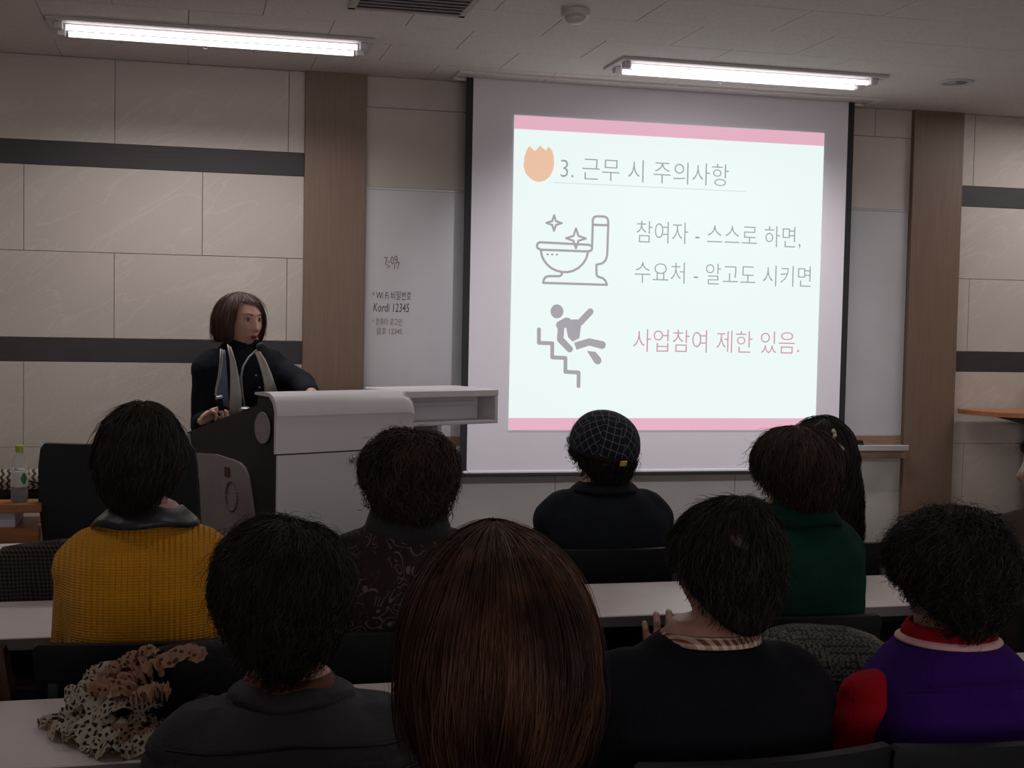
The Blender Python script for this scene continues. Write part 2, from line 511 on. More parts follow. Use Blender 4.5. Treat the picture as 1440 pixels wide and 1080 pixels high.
# ------------------------------------------------------------------ projection screen and the projected slide
SY = 6.70
ps = thing('projection_screen', 'white pull-down projection screen with black side borders hanging from the ceiling', 'screen', (2.5, SY, .68))
bm = bmesh.new(); bx(bm, -1.07, 1.06, 0, .003, .03, CEIL-.68+.004); hard('screen_cloth', bm, 'screen', ps)
for nm, a, b in (('side_border', -1.107, -1.07), ('side_border', 1.06, 1.097)):
    bm = bmesh.new(); bx(bm, a, b, 0, .003, .03, CEIL-.68+.004); hard(nm, bm, 'black_edge', ps)
bm = bmesh.new(); bx(bm, -1.107, 1.097, -.012, .014, .0, .018, .004, 2); hard('bottom_bar', bm, 'black_edge', ps)
bm = bmesh.new(); bx(bm, -1.09, 1.08, -.006, .008, .0185, .031, .002); hard('hem', bm, 'screen', ps)
slide = thing('projected_slide', 'bright projected slide with Korean text, toilet icon and falling figure icon', 'slide', (2.5, SY-.004, .926))
X0, X1, Z0, Z1 = 1.650, 3.416, .926, 2.570
qx = [(722, 166), (1156, 184), (1149, 602), (716, 607)]
# bilinear pixel -> slide rectangle
c4 = np.array([tuple(at(*p, SY))[::2] for p in [(722, 166), (1156, 184), (1149, 602), (716, 607)]])


def S(px, py):
    p = at(px, py, SY); x, z = p.x, p.z
    u = (x-X0)/(X1-X0)
    zt = c4[0][1]+(c4[1][1]-c4[0][1])*u; zb = c4[3][1]+(c4[2][1]-c4[3][1])*u
    w = (z-zb)/(zt-zb)
    xl = c4[3][0]+(c4[0][0]-c4[3][0])*w; xr = c4[2][0]+(c4[1][0]-c4[2][0])*w
    u = (x-xl)/(xr-xl)
    return X0+(X1-X0)*u-2.5, (Z1-Z0)*w


def flat_poly(name, pts, m, y, parent=None):
    bm = bmesh.new(); f = bm.faces.new([bm.verts.new((a, y, b)) for a, b in pts])
    bmesh.ops.triangulate(bm, faces=[f]); return obj(name, bm, m, parent or slide, False)


def stroke(name, pts, w, m, y, closed=False, round_ends=True):
    """flat polyline of width w"""
    bm = bmesh.new(); n = len(pts)
    P = [Vector((a, b)) for a, b in pts]
    idx = list(range(n if closed else n-1))
    for i in idx:
        a, b = P[i], P[(i+1) % n]; d = (b-a)
        if d.length < 1e-6: continue
        d.normalize(); nn_ = Vector((-d.y, d.x))*w/2
        bm.faces.new([bm.verts.new((q.x, y, q.y)) for q in (a+nn_, a-nn_, b-nn_, b+nn_)])
    for p in P:
        bm.faces.new([bm.verts.new((p.x+w/2*math.cos(t*PI/5), y-.00005, p.y+w/2*math.sin(t*PI/5))) for t in range(10)])
    return obj(name, bm, m, slide, False)


W_, H_ = (X1-X0)/2, Z1-Z0
cx = (X0+X1)/2-2.5
flat_poly('slide_background', [(X0-2.5, 0), (X1-2.5, 0), (X1-2.5, H_), (X0-2.5, H_)], 's_white', 0)
t0 = S(722, 185)[1]
flat_poly('top_stripe', [(X0-2.5, t0), (X1-2.5, t0), (X1-2.5, H_), (X0-2.5, H_)], 's_pink', -.0006)
b0 = S(716, 590)[1]
flat_poly('bottom_stripe', [(X0-2.5, 0), (X1-2.5, 0), (X1-2.5, b0), (X0-2.5, b0)], 's_pink', -.0006)
tul = [(736, 225), (735, 238), (738, 247), (744, 254), (751, 258), (757, 259), (765, 257), (772, 251), (776, 243), (778, 234), (777, 222), (775, 215), (770, 209), (766, 215), (758, 208), (751, 216), (743, 209), (739, 215)]
flat_poly('tulip_icon', [S(*p) for p in tul], 's_orange', -.0006)


def slide_text(s, px0, py0, px1, py1, m, thin=-.011):
    a = S(px0, py1); b = S(px1, py0); b2 = S(px0, py0)
    return props(text_mesh('lettering', s, a[0], a[1], b2[1]-a[1], b[0]-a[0], -.0008, m, slide, thin, 0, 0), kind='stuff')


slide_text('3. 근무 시 주의사항', 787, 222, 1023, 254, 's_text')
slide_text('참여자 - 스스로 하면,', 894, 311, 1125, 343, 's_text')
slide_text('수요처 - 알고도 시키면', 892, 368, 1140, 398, 's_text')
slide_text('사업참여 제한 있음.', 891, 463, 1125, 495, 's_red')
stroke('rule', [S(778, 259.5), S(1047, 268)], .0035, 's_line', -.0006)
LW = .0125
zz = lambda pts: [S(720+p[0]/3.855, 280+p[1]/3.857) for p in pts]
# toilet icon, in the coordinates of a zoomed view
seat = [(150, 245), (415, 255), (430, 262), (432, 272), (428, 285), (410, 291), (155, 285), (138, 278), (133, 266), (138, 250)]
stroke('toilet_icon', zz(seat), LW, 's_grey', -.0007, True)
bowl = [(155, 290), (160, 318), (172, 343), (190, 366), (212, 384), (240, 397), (270, 404), (300, 404), (330, 397), (360, 380), (383, 357), (400, 330), (410, 295)]
stroke('toilet_icon', zz(bowl), LW, 's_grey', -.0007)
stroke('toilet_icon', zz([(432, 262), (434, 150), (434, 118), (442, 104), (456, 100), (495, 101), (510, 107), (517, 120), (518, 150), (514, 310), (505, 338), (488, 354), (456, 362), (457, 415), (463, 426), (490, 434), (505, 447), (514, 470), (168, 464), (172, 445), (182, 432), (200, 427), (255, 427), (268, 420), (270, 405)]), LW, 's_grey', -.0007)
stroke('toilet_icon', zz([(434, 146), (518, 148)]), LW, 's_grey', -.0007)
for cx_, cy_, r_ in ((225, 140, 42), (344, 221, 54)):
    pp = []
    for k in range(16):
        a = PI/2*k/4; q = abs(math.cos(2*a))**1.0
        rr_ = r_*(.34+.66*q**4.5); pp.append((cx_+rr_*math.cos(a), cy_+rr_*math.sin(a)))
    stroke('sparkle_icon', zz(pp), LW*.9, 's_grey', -.0007, True)
for k in range(3): stroke('toilet_icon', zz([(190+25*k, 310), (192+25*k, 310)]), .011, 's_grey', -.0007)
# falling figure
stroke('stair_icon', zz([(147, 715), (147, 788), (220, 790), (220, 866), (292, 868), (292, 943), (364, 946), (364, 1020)]), .021, 's_grey', -.0007)
flat_poly('falling_figure_icon', zz([(244+35*math.cos(t*PI/10), 617+38*math.sin(t*PI/10)) for t in range(20)]), 's_grey', -.0007)
flat_poly('falling_figure_icon', zz([(238, 690), (245, 675), (290, 649), (310, 652), (320, 660), (362, 660), (375, 690), (368, 694), (335, 697), (367, 760), (330, 780), (305, 755), (295, 705), (275, 705), (248, 712)]), 's_grey', -.0007)
stroke('falling_figure_icon', zz([(330, 678), (368, 677), (425, 616)]), .036, 's_grey', -.0007)
stroke('falling_figure_icon', zz([(267, 705), (263, 768), (315, 820)]), .036, 's_grey', -.0007)
flat_poly('falling_figure_icon', zz([(338, 785), (418, 760), (500, 776), (511, 790), (508, 808), (492, 818), (420, 800), (352, 823)]), 's_grey', -.0007)
flat_poly('falling_figure_icon', zz([(408, 828), (455, 833), (485, 868), (488, 885), (478, 899), (462, 901), (450, 893)]), 's_grey', -.0007)


# ------------------------------------------------------------------ ceiling fittings
def fixture(label, x0, x1, y0, y1):
    t = thing('ceiling_light', label, 'light', ((x0+x1)/2, (y0+y1)/2, CEIL), 0, 'twin tube ceiling lights')
    w = (x1-x0)/2; d = (y1-y0)/2
    bm = bmesh.new()
    for a in ((-w, w, -d, -d+.025), (-w, w, d-.025, d), (-w, -w+.03, -d+.0252, d-.0252), (w-.03, w, -d+.0252, d-.0252)):
        bx(bm, a[0], a[1], a[2], a[3], -.014, .0, .002)
    hard('frame', bm, 'white_metal', t)
    bm = bmesh.new(); bx(bm, -w+.02, w-.02, -d+.02, d-.02, -.008, -.001)
    hard('reflector_pan', bm, 'lampwhite', t)
    for yy in (-.070, .070):
        bm = bmesh.new(); tube(bm, [(-w+.075, yy, -.030), (w-.075, yy, -.030)], .012, 12); obj('tube', bm, 'tube', t)
        # the reflector throws most of the tube light downwards
        la = bpy.data.lights.new('lamp', 'AREA'); la.shape = 'RECTANGLE'; la.size = 2*w-.16; la.size_y = .012; la.energy = LAMP; la.spread = R(142); la.color = (1.0, .965, .96)
        lo = bpy.data.objects.new('lamp', la); C.objects.link(lo); lo.location = ((x0+x1)/2, (y0+y1)/2+yy, CEIL-.0435)
        for sx in (-1, 1):
            bm = bmesh.new(); bx(bm, sx*(w-.045)-.018, sx*(w-.045)+.018, yy-.018, yy+.018, -.040, -.006, .004); hard('lamp_holder', bm, 'lampwhite', t)
    return t


fixture('long lit twin tube ceiling light over the stone wall at left', -.585, .815, 5.915, 6.215)
fixture('long lit twin tube ceiling light in front of the projection screen', 1.975, 3.36, 5.915, 6.215)
t = thing('smoke_detector', 'round white dome detector on the ceiling, upper centre', 'detector', (1.505, 5.12, CEIL))
bm = bmesh.new(); lathe(bm, [(.058, 0), (.058, -.022), (.05, -.028), (.001, -.028)]); hard('base', bm, 'white_metal', t)
bm = bmesh.new(); lathe(bm, [(.044, -.026), (.04, -.04), (.028, -.052), (.001, -.056)]); obj('dome', bm, 'lampwhite', t)
t = thing('ceiling_speaker', 'flat round speaker in the ceiling above the right wooden pillar', 'speaker', (3.757, 5.965, CEIL))
bm = bmesh.new(); lathe(bm, [(.085, 0), (.085, -.006), (.078, -.010), (.062, -.008), (.062, 0)], seg=32); hard('rim', bm, 'white_metal', t)
bm = bmesh.new(); lathe(bm, [(.062, -.004), (.03, -.003), (.001, -.003)], seg=32); obj('grille', bm, 'lampwhite', t)
for x, lab in ((.076, 'small ceiling sprinkler head below the left tube light'), (2.601, 'small ceiling sprinkler head beside the right tube light')):
    t = thing('sprinkler_head', lab, 'sprinkler', (x, 6.245, CEIL), 0, 'ceiling sprinklers')
    bm = bmesh.new(); lathe(bm, [(.018, 0), (.018, -.004), (.007, -.006), (.007, -.022), (.001, -.022)], seg=14); hard('rose', bm, 'steel', t)
    bm = bmesh.new(); lathe(bm, [(.001, -.034), (.014, -.034), (.014, -.037), (.001, -.037)], seg=14)
    tube(bm, [(-.008, 0, -.02), (-.010, 0, -.028), (-.004, 0, -.035)], .0018, 6); tube(bm, [(.008, 0, -.02), (.010, 0, -.028), (.004, 0, -.035)], .0018, 6)
    hard('deflector', bm, 'steel', t)
t = thing('ceiling_vent', 'beige square ceiling vent cut off by the top of the picture', 'vent', (.86, 5.12, CEIL))
bm = bmesh.new()
for k in range(9): box(bm, (0, -.2+.05*k, -.006), (.42, .02, .004), rot=Matrix.Rotation(R(35), 3, 'X'))
hard('louvre', bm, 'tray_metal', t)
bm = bmesh.new()
for a in ((-.24, .24, -.24, -.21), (-.24, .24, .21, .24), (-.24, -.21, -.24, .24), (.21, .24, -.24, .24)): bx(bm, *a, -.010, 0, .002)
hard('frame', bm, 'paint', t)

# ------------------------------------------------------------------ podium (rotated 25 degrees)
PO = thing('podium', 'large grey and black electronic lectern with curved top and pulled-out side tray', 'podium', (.338, 5.1, 0), R(25))
# local x = along the front, local y = depth away from the audience
prof = [(.0, .06), (.0, 1.13), (.02, 1.17), (.05, 1.188), (.150, 1.190), (.163, 1.149), (.282, 1.121), (.79, .993), (.787, .87), (.775, .82), (.77, .06)]
bm = bmesh.new(); prism(bm, prof, lambda a, b, d: (d+.004, a, b), .62); hard('cabinet', bm, 'podium_black', PO)
bm = bmesh.new(); bx(bm, .0, .632, -.012, -.0005, .07, .966, .003); hard('front_panel', bm, 'podium_panel', PO)
lk = bmesh.new(); lathe(lk, [(.016, 0), (.016, .006), (.010, .010), (.010, .024), (.014, .028), (.001, .03)], (.337, -.012, .936), 16, Matrix.Rotation(R(90), 3, 'X'))
hard('lock', lk, 'steel', PO)
cp = [(.155, 1.192), (.155, 1.202), (.07, 1.207), (.030, 1.203), (.004, 1.190), (-.014, 1.168), (-.024, 1.140), (-.026, 1.118), (-.019, 1.108), (-.018, 1.05), (-.016, .972), (-.002, .972), (-.003, 1.10), (-.004, 1.13), (.01, 1.165), (.04, 1.189)]
bm = bmesh.new()
rings = []
for x, sc_ in ((-.010, 1), (.58, 1), (.605, .985), (.622, .955), (.632, .90)):
    rings.append([(x, .06+(a-.06)*(sc_ if a < .06 else 1), 0.97+(b-.97)*(1 if b < 1.0 else 1-(1-sc_)*.9)) for a, b in cp])
rings_mesh(bm, rings); hard('curved_top', bm, 'podium_white', PO)
bm = bmesh.new(); lathe(bm, [(.001, 0), (.060, 0), (.063, .003), (.060, .006), (.001, .006)], (-.0, .103, 1.064), 32, Matrix.Rotation(R(-90), 3, 'Y')); hard('side_disc', bm, 'podium_grey', PO)
sp = [(.795, .99), (.76, .985), (.735, .909), (.50, .925), (.339, .916), (.285, .910), (.247, .895), (.218, .865), (.200, .82), (.175, .74), (.153, .672), (.125, .45), (.12, .07), (.60, .07), (.61, .58), (.642, .812), (.787, .869)]
bm = bmesh.new(); prism(bm, sp, lambda a, b, d: (-d+.004, a, b), .014); hard('side_panel', bm, 'podium_grey', PO)
bm = bmesh.new(); bx(bm, -.016, -.009, .36, .40, .845, .885, .002); hard('power_switch', bm, mat('switch_red', (.09, .02, .02), .5), PO)
bm = bmesh.new()
for k in range(28):
    a0, a1 = 2*PI*k/28, 2*PI*(k+1)/28
    tube(bm, [(-.0105, .34+.05*math.cos(a), .77+.06*math.sin(a)) for a in (a0, a1)], .006, 6)
obj('ring_emblem', bm, mat('emblem', (.13, .115, .11), .5), PO)
# side tray drawn out on the right
bm = bmesh.new(); bx(bm, .60, 1.088, -.002, .32, 1.172, 1.203, .004); hard('tray_top', bm, 'podium_white', PO)
bm = bmesh.new(); bx(bm, .62, 1.078, .0, .31, 1.054, 1.070, .003); hard('tray_floor', bm, 'podium_panel', PO)
bm = bmesh.new(); bx(bm, 1.068, 1.086, .0, .32, 1.054, 1.172, .002); hard('tray_end', bm, 'podium_white', PO)
bm = bmesh.new(); bx(bm, .62, 1.05, .10, .12, 1.070, 1.165, .002); bx(bm, .62, 1.03, .085, .10, 1.13, 1.150, .004); hard('tray_recess', bm, 'podium_panel', PO)
bm = bmesh.new(); bx(bm, .78, .80, .02, .28, 1.000, 1.054, .002); bx(bm, .632, .80, .02, .28, .992, 1.004, .002); hard('lower_bracket', bm, 'podium_panel', PO)
bm = bmesh.new(); bx(bm, .01, .62, .02, .62, .0, .06, .004); hard('plinth', bm, 'black', PO)
# gooseneck microphone
mh = at(365, 489, 5.60)
mc = thing('microphone', 'thin gooseneck microphone with black foam head at the speaker\'s mouth', 'microphone', (.235, 5.42, 1.119))
gp = [Vector((.235, 5.42, 1.12)), at(341, 555, 5.44), at(339, 530, 5.47), at(342, 515, 5.50), at(350, 502, 5.55), at(361, 492, 5.59)]
O3 = Vector((.235, 5.42, 1.119))
bm = bmesh.new(); tube(bm, [p-O3 for p in gp], .004, 8); obj('gooseneck', bm, mat('gooseneck_grey', (.12, .11, .11), .5, .3), mc)
bm = bmesh.new(); ell(bm, mh-O3+Vector((.004, 0, .004)), (.017, .017, .021), Matrix.Rotation(R(40), 3, 'Y'), 3); obj('foam_head', bm, 'blackfab', mc)
bm = bmesh.new(); lathe(bm, [(.022, -.010), (.022, .006), (.012, .012), (.001, .012)], seg=16); hard('base', bm, 'tray_metal', mc)


# ------------------------------------------------------------------ desks
def make_desk(w):
    t = thing('seminar_desk', '', 'desk')
    bm = bmesh.new(); bx(bm, -w/2, w/2, 0, .42, .692, .72, .003); hard('desk_top', bm, 'desk', t)
    bm = bmesh.new(); bx(bm, -w/2-.001, w/2+.001, -.004, .0, .690, .718, .001); hard('edge_strip', bm, 'desk_dark', t)
    bm = bmesh.new(); bx(bm, -w/2+.05, w/2-.05, .06, .36, .575, .585, .002); bx(bm, -w/2+.05, w/2-.05, .36, .368, .575, .62, .002)
    hard('shelf', bm, 'desk_panel', t)
    bm = bmesh.new(); bx(bm, -w/2+.05, w/2-.05, .385, .40, .30, .67, .002); hard('modesty_panel', bm, 'desk_panel', t)
    for sx in (-1, 1):
        bm = bmesh.new(); x = sx*(w/2-.06)
        bx(bm, x-.02, x+.02, .17, .22, .05, .692, .004); bx(bm, x-.022, x+.022, .0, .42, .015, .05, .006)
        bx(bm, x-.02, x+.02, .03, .39, .66, .692, .004)
        hard('leg', bm, 'desk_dark', t)
    return t


DK = {1.5: make_desk(1.5), 1.7: make_desk(1.7)}
used = set()


def desk(w, x, y, label, group):
    d = DK[w] if w not in used else copy_tree(DK[w]); used.add(w)
    d.location = (x, y, 0); d['label'] = label; d['group'] = group
    return d


G = 'seminar desks in rows'
desk(1.5, -.5, 2.345, 'pale narrow desk in the nearest row, under the leopard scarf', G)
desk(1.5, 1.005, 2.345, 'pale desk under the patterned black and grey bag', G)
desk(1.5, 2.51, 2.345, 'pale desk right of the bag, in front of the purple vest', G)
desk(1.5, -.45, 3.30, 'pale desk in front of the person in the yellow jacket', G)
desk(1.5, 1.055, 3.30, 'pale desk behind the chair of the person in the checked cap', G)
desk(1.5, 2.56, 3.30, 'pale desk right of the person in green', G)
desk(1.7, -.16, 4.24, 'pale front row desk between houndstooth jacket and podium', G)
desk(1.7, 1.55, 4.24, 'pale front row desk in front of the checked cap', G)
desk(1.7, 4.0, 4.24, 'pale front row desk at the far right edge', G)


# ------------------------------------------------------------------ stacking chairs
def make_chair():
    t = thing('chair', '', 'chair')
    bm = bmesh.new(); rings = []
    n = 12
    for z, wd_ in ((.50, .20), (.52, .21), (.66, .222), (.782, .232), (.797, .230), (.804, .222)):
        f = []; b = []
        for i in range(n+1):
            u = -1+2*i/n
            yb = -.20 - .035*(z-.5)/.3 + .03*u*u
            f.append((u*wd_, yb+.012, z)); b.append((u*wd_, yb-.012, z))
        rings.append(f+b[::-1])
    rings_mesh(bm, rings); hard('backrest', bm, 'black', t)
    bm = bmesh.new(); box(bm, (0, .02, .435), (.43, .42, .035), 0, .014, None, 3); hard('seat', bm, 'blackfab', t)
    for sx in (-1, 1):
        bm = bmesh.new(); tube(bm, [(sx*.20, .20, .0), (sx*.20, .17, .42)], .011, 8); hard('leg', bm, 'steel', t)
        bm = bmesh.new(); tube(bm, [(sx*.20, -.24, .0), (sx*.20, -.17, .42), (sx*.19, -.205, .62), (sx*.19, -.218, .72)], .011, 8); hard('leg', bm, 'steel', t)
    return t


ch0 = make_chair(); first = [True]


def chair(x, y, label, rz=0.0):
    c = ch0 if first[0] else copy_tree(ch0); first[0] = False
    c.location = (x, y, 0); c.rotation_euler = (0, 0, rz); c['label'] = label; c['group'] = 'black seminar chairs'
    return c


# chair y = body y; its back is 0.2 nearer the camera
chair(-.075, 3.09, 'wide black chair back behind the yellow jacket')
chair(.50, 3.09, 'black chair under the person in the paisley top')
chair(1.44, 3.09, 'black chair back behind the person in green', R(-6))
chair(1.30, 4.05, 'black chair back behind the person in the checked cap')
ec = chair(.285, 4.05, 'empty black chair at the front row, left of the curly paisley head')
ec.scale.z = 1.07
chair(2.02, 4.05, 'black chair under the long-haired woman with the hairclip', R(0))
chair(-.24, 4.05, 'black chair at the front row under the houndstooth jacket')
chair(-.62, 3.06, 'chair at far left under the brown coat')
chair(.16, 2.15, 'black chair under the woman in the quilted grey jacket')
chair(.915, 2.15, 'black chair back low behind the man in the dark sweater', R(3))
chair(1.38, 2.15, 'black chair back behind the purple vest')
chair(.31, 1.30, 'black chair under the brown-haired person nearest the camera')
chair(2.30, 3.09, 'black chair under the person cut off by the right edge')

# black office chair beside the podium
t = thing('office_chair', 'black high-backed office chair beside the small wooden table', 'chair', (-.225, 5.62, 0), R(-8))
bm = bmesh.new(); rings = []
for z, w, yy in ((.50, .25, -.20), (.54, .29, -.215), (.75, .308, -.235), (.90, .305, -.25), (.965, .295, -.26), (.985, .28, -.262)):
    f = []; b = []
    for i in range(13):
        u = -1+2*i/12; yb = yy+.04*u*u
        f.append((u*w, yb+.022, z)); b.append((u*w, yb-.022, z))
    rings.append(f+b[::-1])
rings_mesh(bm, rings); hard('backrest', bm, 'blackfab', t)
bm = bmesh.new(); box(bm, (0, .02, .475), (.50, .48, .08), 0, .03, None, 3); hard('seat', bm, 'blackfab', t)
bm = bmesh.new(); tube(bm, [(0, 0, .10), (0, 0, .44)], .025, 12); tube(bm, [(0, -.05, .43), (0, -.27, .45), (0, -.27, .62)], .018, 8); hard('pole', bm, 'black', t)
for k in range(5):
    a = 2*PI*k/5; bm = bmesh.new(); tube(bm, [(0, 0, .115), (.28*math.cos(a), .28*math.sin(a), .075)], [.026, .016], 8)
    lathe(bm, [(.001, -.012), (.028, -.012), (.028, .012), (.001, .012)], (.28*math.cos(a), .28*math.sin(a), .0285), 14, Matrix.Rotation(R(90), 3, 'X') @ Matrix.Rotation(0, 3, 'Z'))
    hard('caster_leg', bm, 'black', t)

# ------------------------------------------------------------------ side table with bottle and bag
t = thing('side_table', 'small orange wooden table at the left edge against the stone wall', 'table', (-.98, 5.575, 0))
bm = bmesh.new(); bx(bm, -.42, .435, -.18, .18, .715, .75, .003); hard('table_top', bm, 'orange_wood', t)
bm = bmesh.new(); bx(bm, -.40, .425, -.16, .16, .10, .652, .003); hard('cabinet_box', bm, 'orange_wood', t)
for x in (-.34, .30):
    bm = bmesh.new(); bx(bm, x-.035, x+.035, -.14, .14, .652, .715, .003); hard('riser', bm, 'podium_panel', t)
for x in (-.36, .38):
    for yy in (-.12, .12):
        bm = bmesh.new(); bx(bm, x-.02, x+.02, yy-.02, yy+.02, 0, .10, .003); hard('foot', bm, 'black', t)
M['pet'] = mat('clear_plastic', (.92, .92, .93), .08, trans=.85, spec=.5)
M['pet'].node_tree.nodes['Principled BSDF'].inputs['IOR'].default_value = 1.15
M['label_w'] = mat('bottle_label', (.62, .62, .62), .5)
t = thing('water_bottle', 'clear plastic water bottle with lime green cap on the wooden table', 'bottle', (-.632, 5.46, .75))
bm = bmesh.new(); lathe(bm, [(.001, 0), (.028, 0), (.032, .006), (.032, .05), (.029, .056), (.032, .062), (.032, .13), (.030, .145), (.024, .168), (.014, .188), (.0125, .202)], seg=24); obj('bottle_body', bm, 'pet', t)
bm = bmesh.new(); lathe(bm, [(.001, .199), (.0165, .199), (.0165, .222), (.015, .224), (.001, .224)], seg=20); hard('cap', bm, mat('lime', (.35, .45, .03), .4), t)
bm = bmesh.new(); lathe(bm, [(.0325, .062), (.0328, .064), (.0328, .118), (.0325, .12)], seg=24); lb = obj('label', bm, 'label_w', t)
bm = bmesh.new()
for k in range(7):
    a0 = R(-78+k*7); a1 = R(-78+(k+1)*7); h0, h1 = .022*math.sin(PI*k/7), .022*math.sin(PI*(k+1)/7)
    vs = [bm.verts.new((.0335*math.cos(a), .0335*math.sin(a), .095+h)) for a, h in ((a0, -h0-.001), (a1, -h1-.001), (a1, h1+.001), (a0, h0+.001))]
    bm.faces.new(vs)
obj('leaf_print', bm, mat('leaf_green', (.05, .20, .04), .5), lb)

m = mat('zigzag', (.3, .25, .2), .8); M['zigzag'] = m
nt, nn, ll, bs = nodes_of(m); tc = nn.new('ShaderNodeTexCoord'); sx = nn.new('ShaderNodeSeparateXYZ'); ll.new(tc.outputs['Object'], sx.inputs[0])
tri = mathn(nt, 'PINGPONG', mathn(nt, 'MULTIPLY', sx.outputs[2], 1.0), .012)
v = mathn(nt, 'FRACT', mathn(nt, 'MULTIPLY', mathn(nt, 'ADD', sx.outputs[0], mathn(nt, 'MULTIPLY', tri, .8)), 42.0))
ll.new(mixc(nt, mathn(nt, 'GREATER_THAN', v, .52), (.36, .29, .22), (.02, .015, .012)), bs.inputs['Base Color'])
t = thing('clutch_bag', 'zigzag patterned clutch bag with black base behind the water bottle', 'bag', (-.70, 5.60, .75))
bm = bmesh.new(); loft(bm, [(0, 0, .034, .195, .045, 3), (0, 0, .05, .20, .05, 3), (0, .005, .085, .195, .035, 3), (0, .01, .112, .17, .012, 3)]); obj('pouch', bm, 'zigzag', t)
bm = bmesh.new(); loft(bm, [(0, 0, .0, .20, .05, 3), (0, 0, .018, .208, .055, 3), (0, 0, .036, .200, .048, 3)]); obj('base_panel', bm, 'black', t)
bm = bmesh.new(); tube(bm, [(.02, -.05, .105), (.08, -.055, .075), (.15, -.05, .06), (.20, -.03, .055)], .004, 6); obj('zip_strap', bm, 'black', t)
bm = bmesh.new()
tube(bm, [(.21+.012*math.cos(a*PI/6), -.03, .052+.009*math.sin(a*PI/6)) for a in range(13)], .003, 6); obj('ring', bm, 'steel', t)

# ------------------------------------------------------------------ wooden side lectern at the right
t = thing('side_lectern', 'orange wooden top on a dark bracket against the wall at right edge', 'lectern', (4.70, 6.58, 0))
tp = [(-.33, .0), (-.345, .10), (-.34, .20), (-.30, .215), (.40, .215), (.40, -.22), (.1, -.23), (-.15, -.19), (-.28, -.10)]
bm = bmesh.new(); prism(bm, tp, lambda a, b, d: (a, b, 1.015+d), .026); hard('wooden_top', bm, 'orange_wood', t)
bm = bmesh.new(); prism(bm, [(-.24, 1.013), (.38, 1.013), (.38, .90), (.02, .955)], lambda a, b, d: (a, -.02+d, b), .04); hard('bracket', bm, mat('bracket_brown', (.045, .028, .022), .6), t)
bm = bmesh.new(); bx(bm, .10, .30, -.10, .14, .03, .97, .004); hard('column', bm, 'podium_grey', t)
bm = bmesh.new(); bx(bm, .0, .40, -.18, .19, .0, .03, .004); hard('foot', bm, 'black', t)
bm = bmesh.new(); bx(bm, .07, .38, .05, .08, 1.041, 1.17, .004); hard('screen_panel', bm, 'podium_grey', t)
bm = bmesh.new(); tube(bm, [(.10, -.05, .82), (-.02, -.06, .79)], .008, 8); ell(bm, (-.03, -.06, .79), (.02, .02, .016)); ell(bm, (-.0, -.05, .83), (.022, .02, .018)); hard('lever', bm, 'black', t)

# ================================================================== people
def frame(d, up):
    d = Vector(d).normalized(); x = d.cross(Vector(up)).normalized(); z = x.cross(d)
    return Matrix((x, d, z)).transposed()


HAND = {}


def hand_mesh(curl, spread=.0):
    key = (curl, spread)
    if key in HAND: return HAND[key]
    bm = bmesh.new()
    ell(bm, (0, .048, 0), (.040, .050, .014), None, 3)
    caps(bm, (0, -.02, 0), .024, (0, .03, 0), .026)
    caps(bm, (.022, .075, 0), .013, (-.024, .072, 0), .012)
    for x, L, r, y0, s in ((.030, .068, .0088, .085, .10), (.010, .076, .0090, .090, .03), (-.010, .070, .0086, .088, -.04), (-.029, .054, .0078, .080, -.12)):
        p = Vector((x, y0-.012, 0)); a = 0
        d0 = Vector((s+spread*x*8, 1, 0)).normalized()
        for seg_, fr in enumerate((.44, .31, .25)):
            a += R(curl)*(.8, 1.1, .8)[seg_]
            d = d0*math.cos(a)+Vector((0, 0, -1))*math.sin(a)
            q = p+d*L*fr*1.15
            caps(bm, p, r*(1, .93, .86)[seg_], q, r*(.93, .86, .74)[seg_], 10); p = q
    p = Vector((.024, .020, -.004)); cz = R(curl)
    for L, r, dd in ((.042, .0125, Vector((.72, .66, -.25-.3*cz))), (.032, .0105, Vector((.45, .85, -.25-.6*cz))), (.026, .0092, Vector((.20, .93, -.3-.8*cz)))):
        q = p+dd.normalized()*L; caps(bm, p, r, q, r*.88, 10); p = q
    me = remesh(bm, .0032, 3); HAND[key] = me
    return me


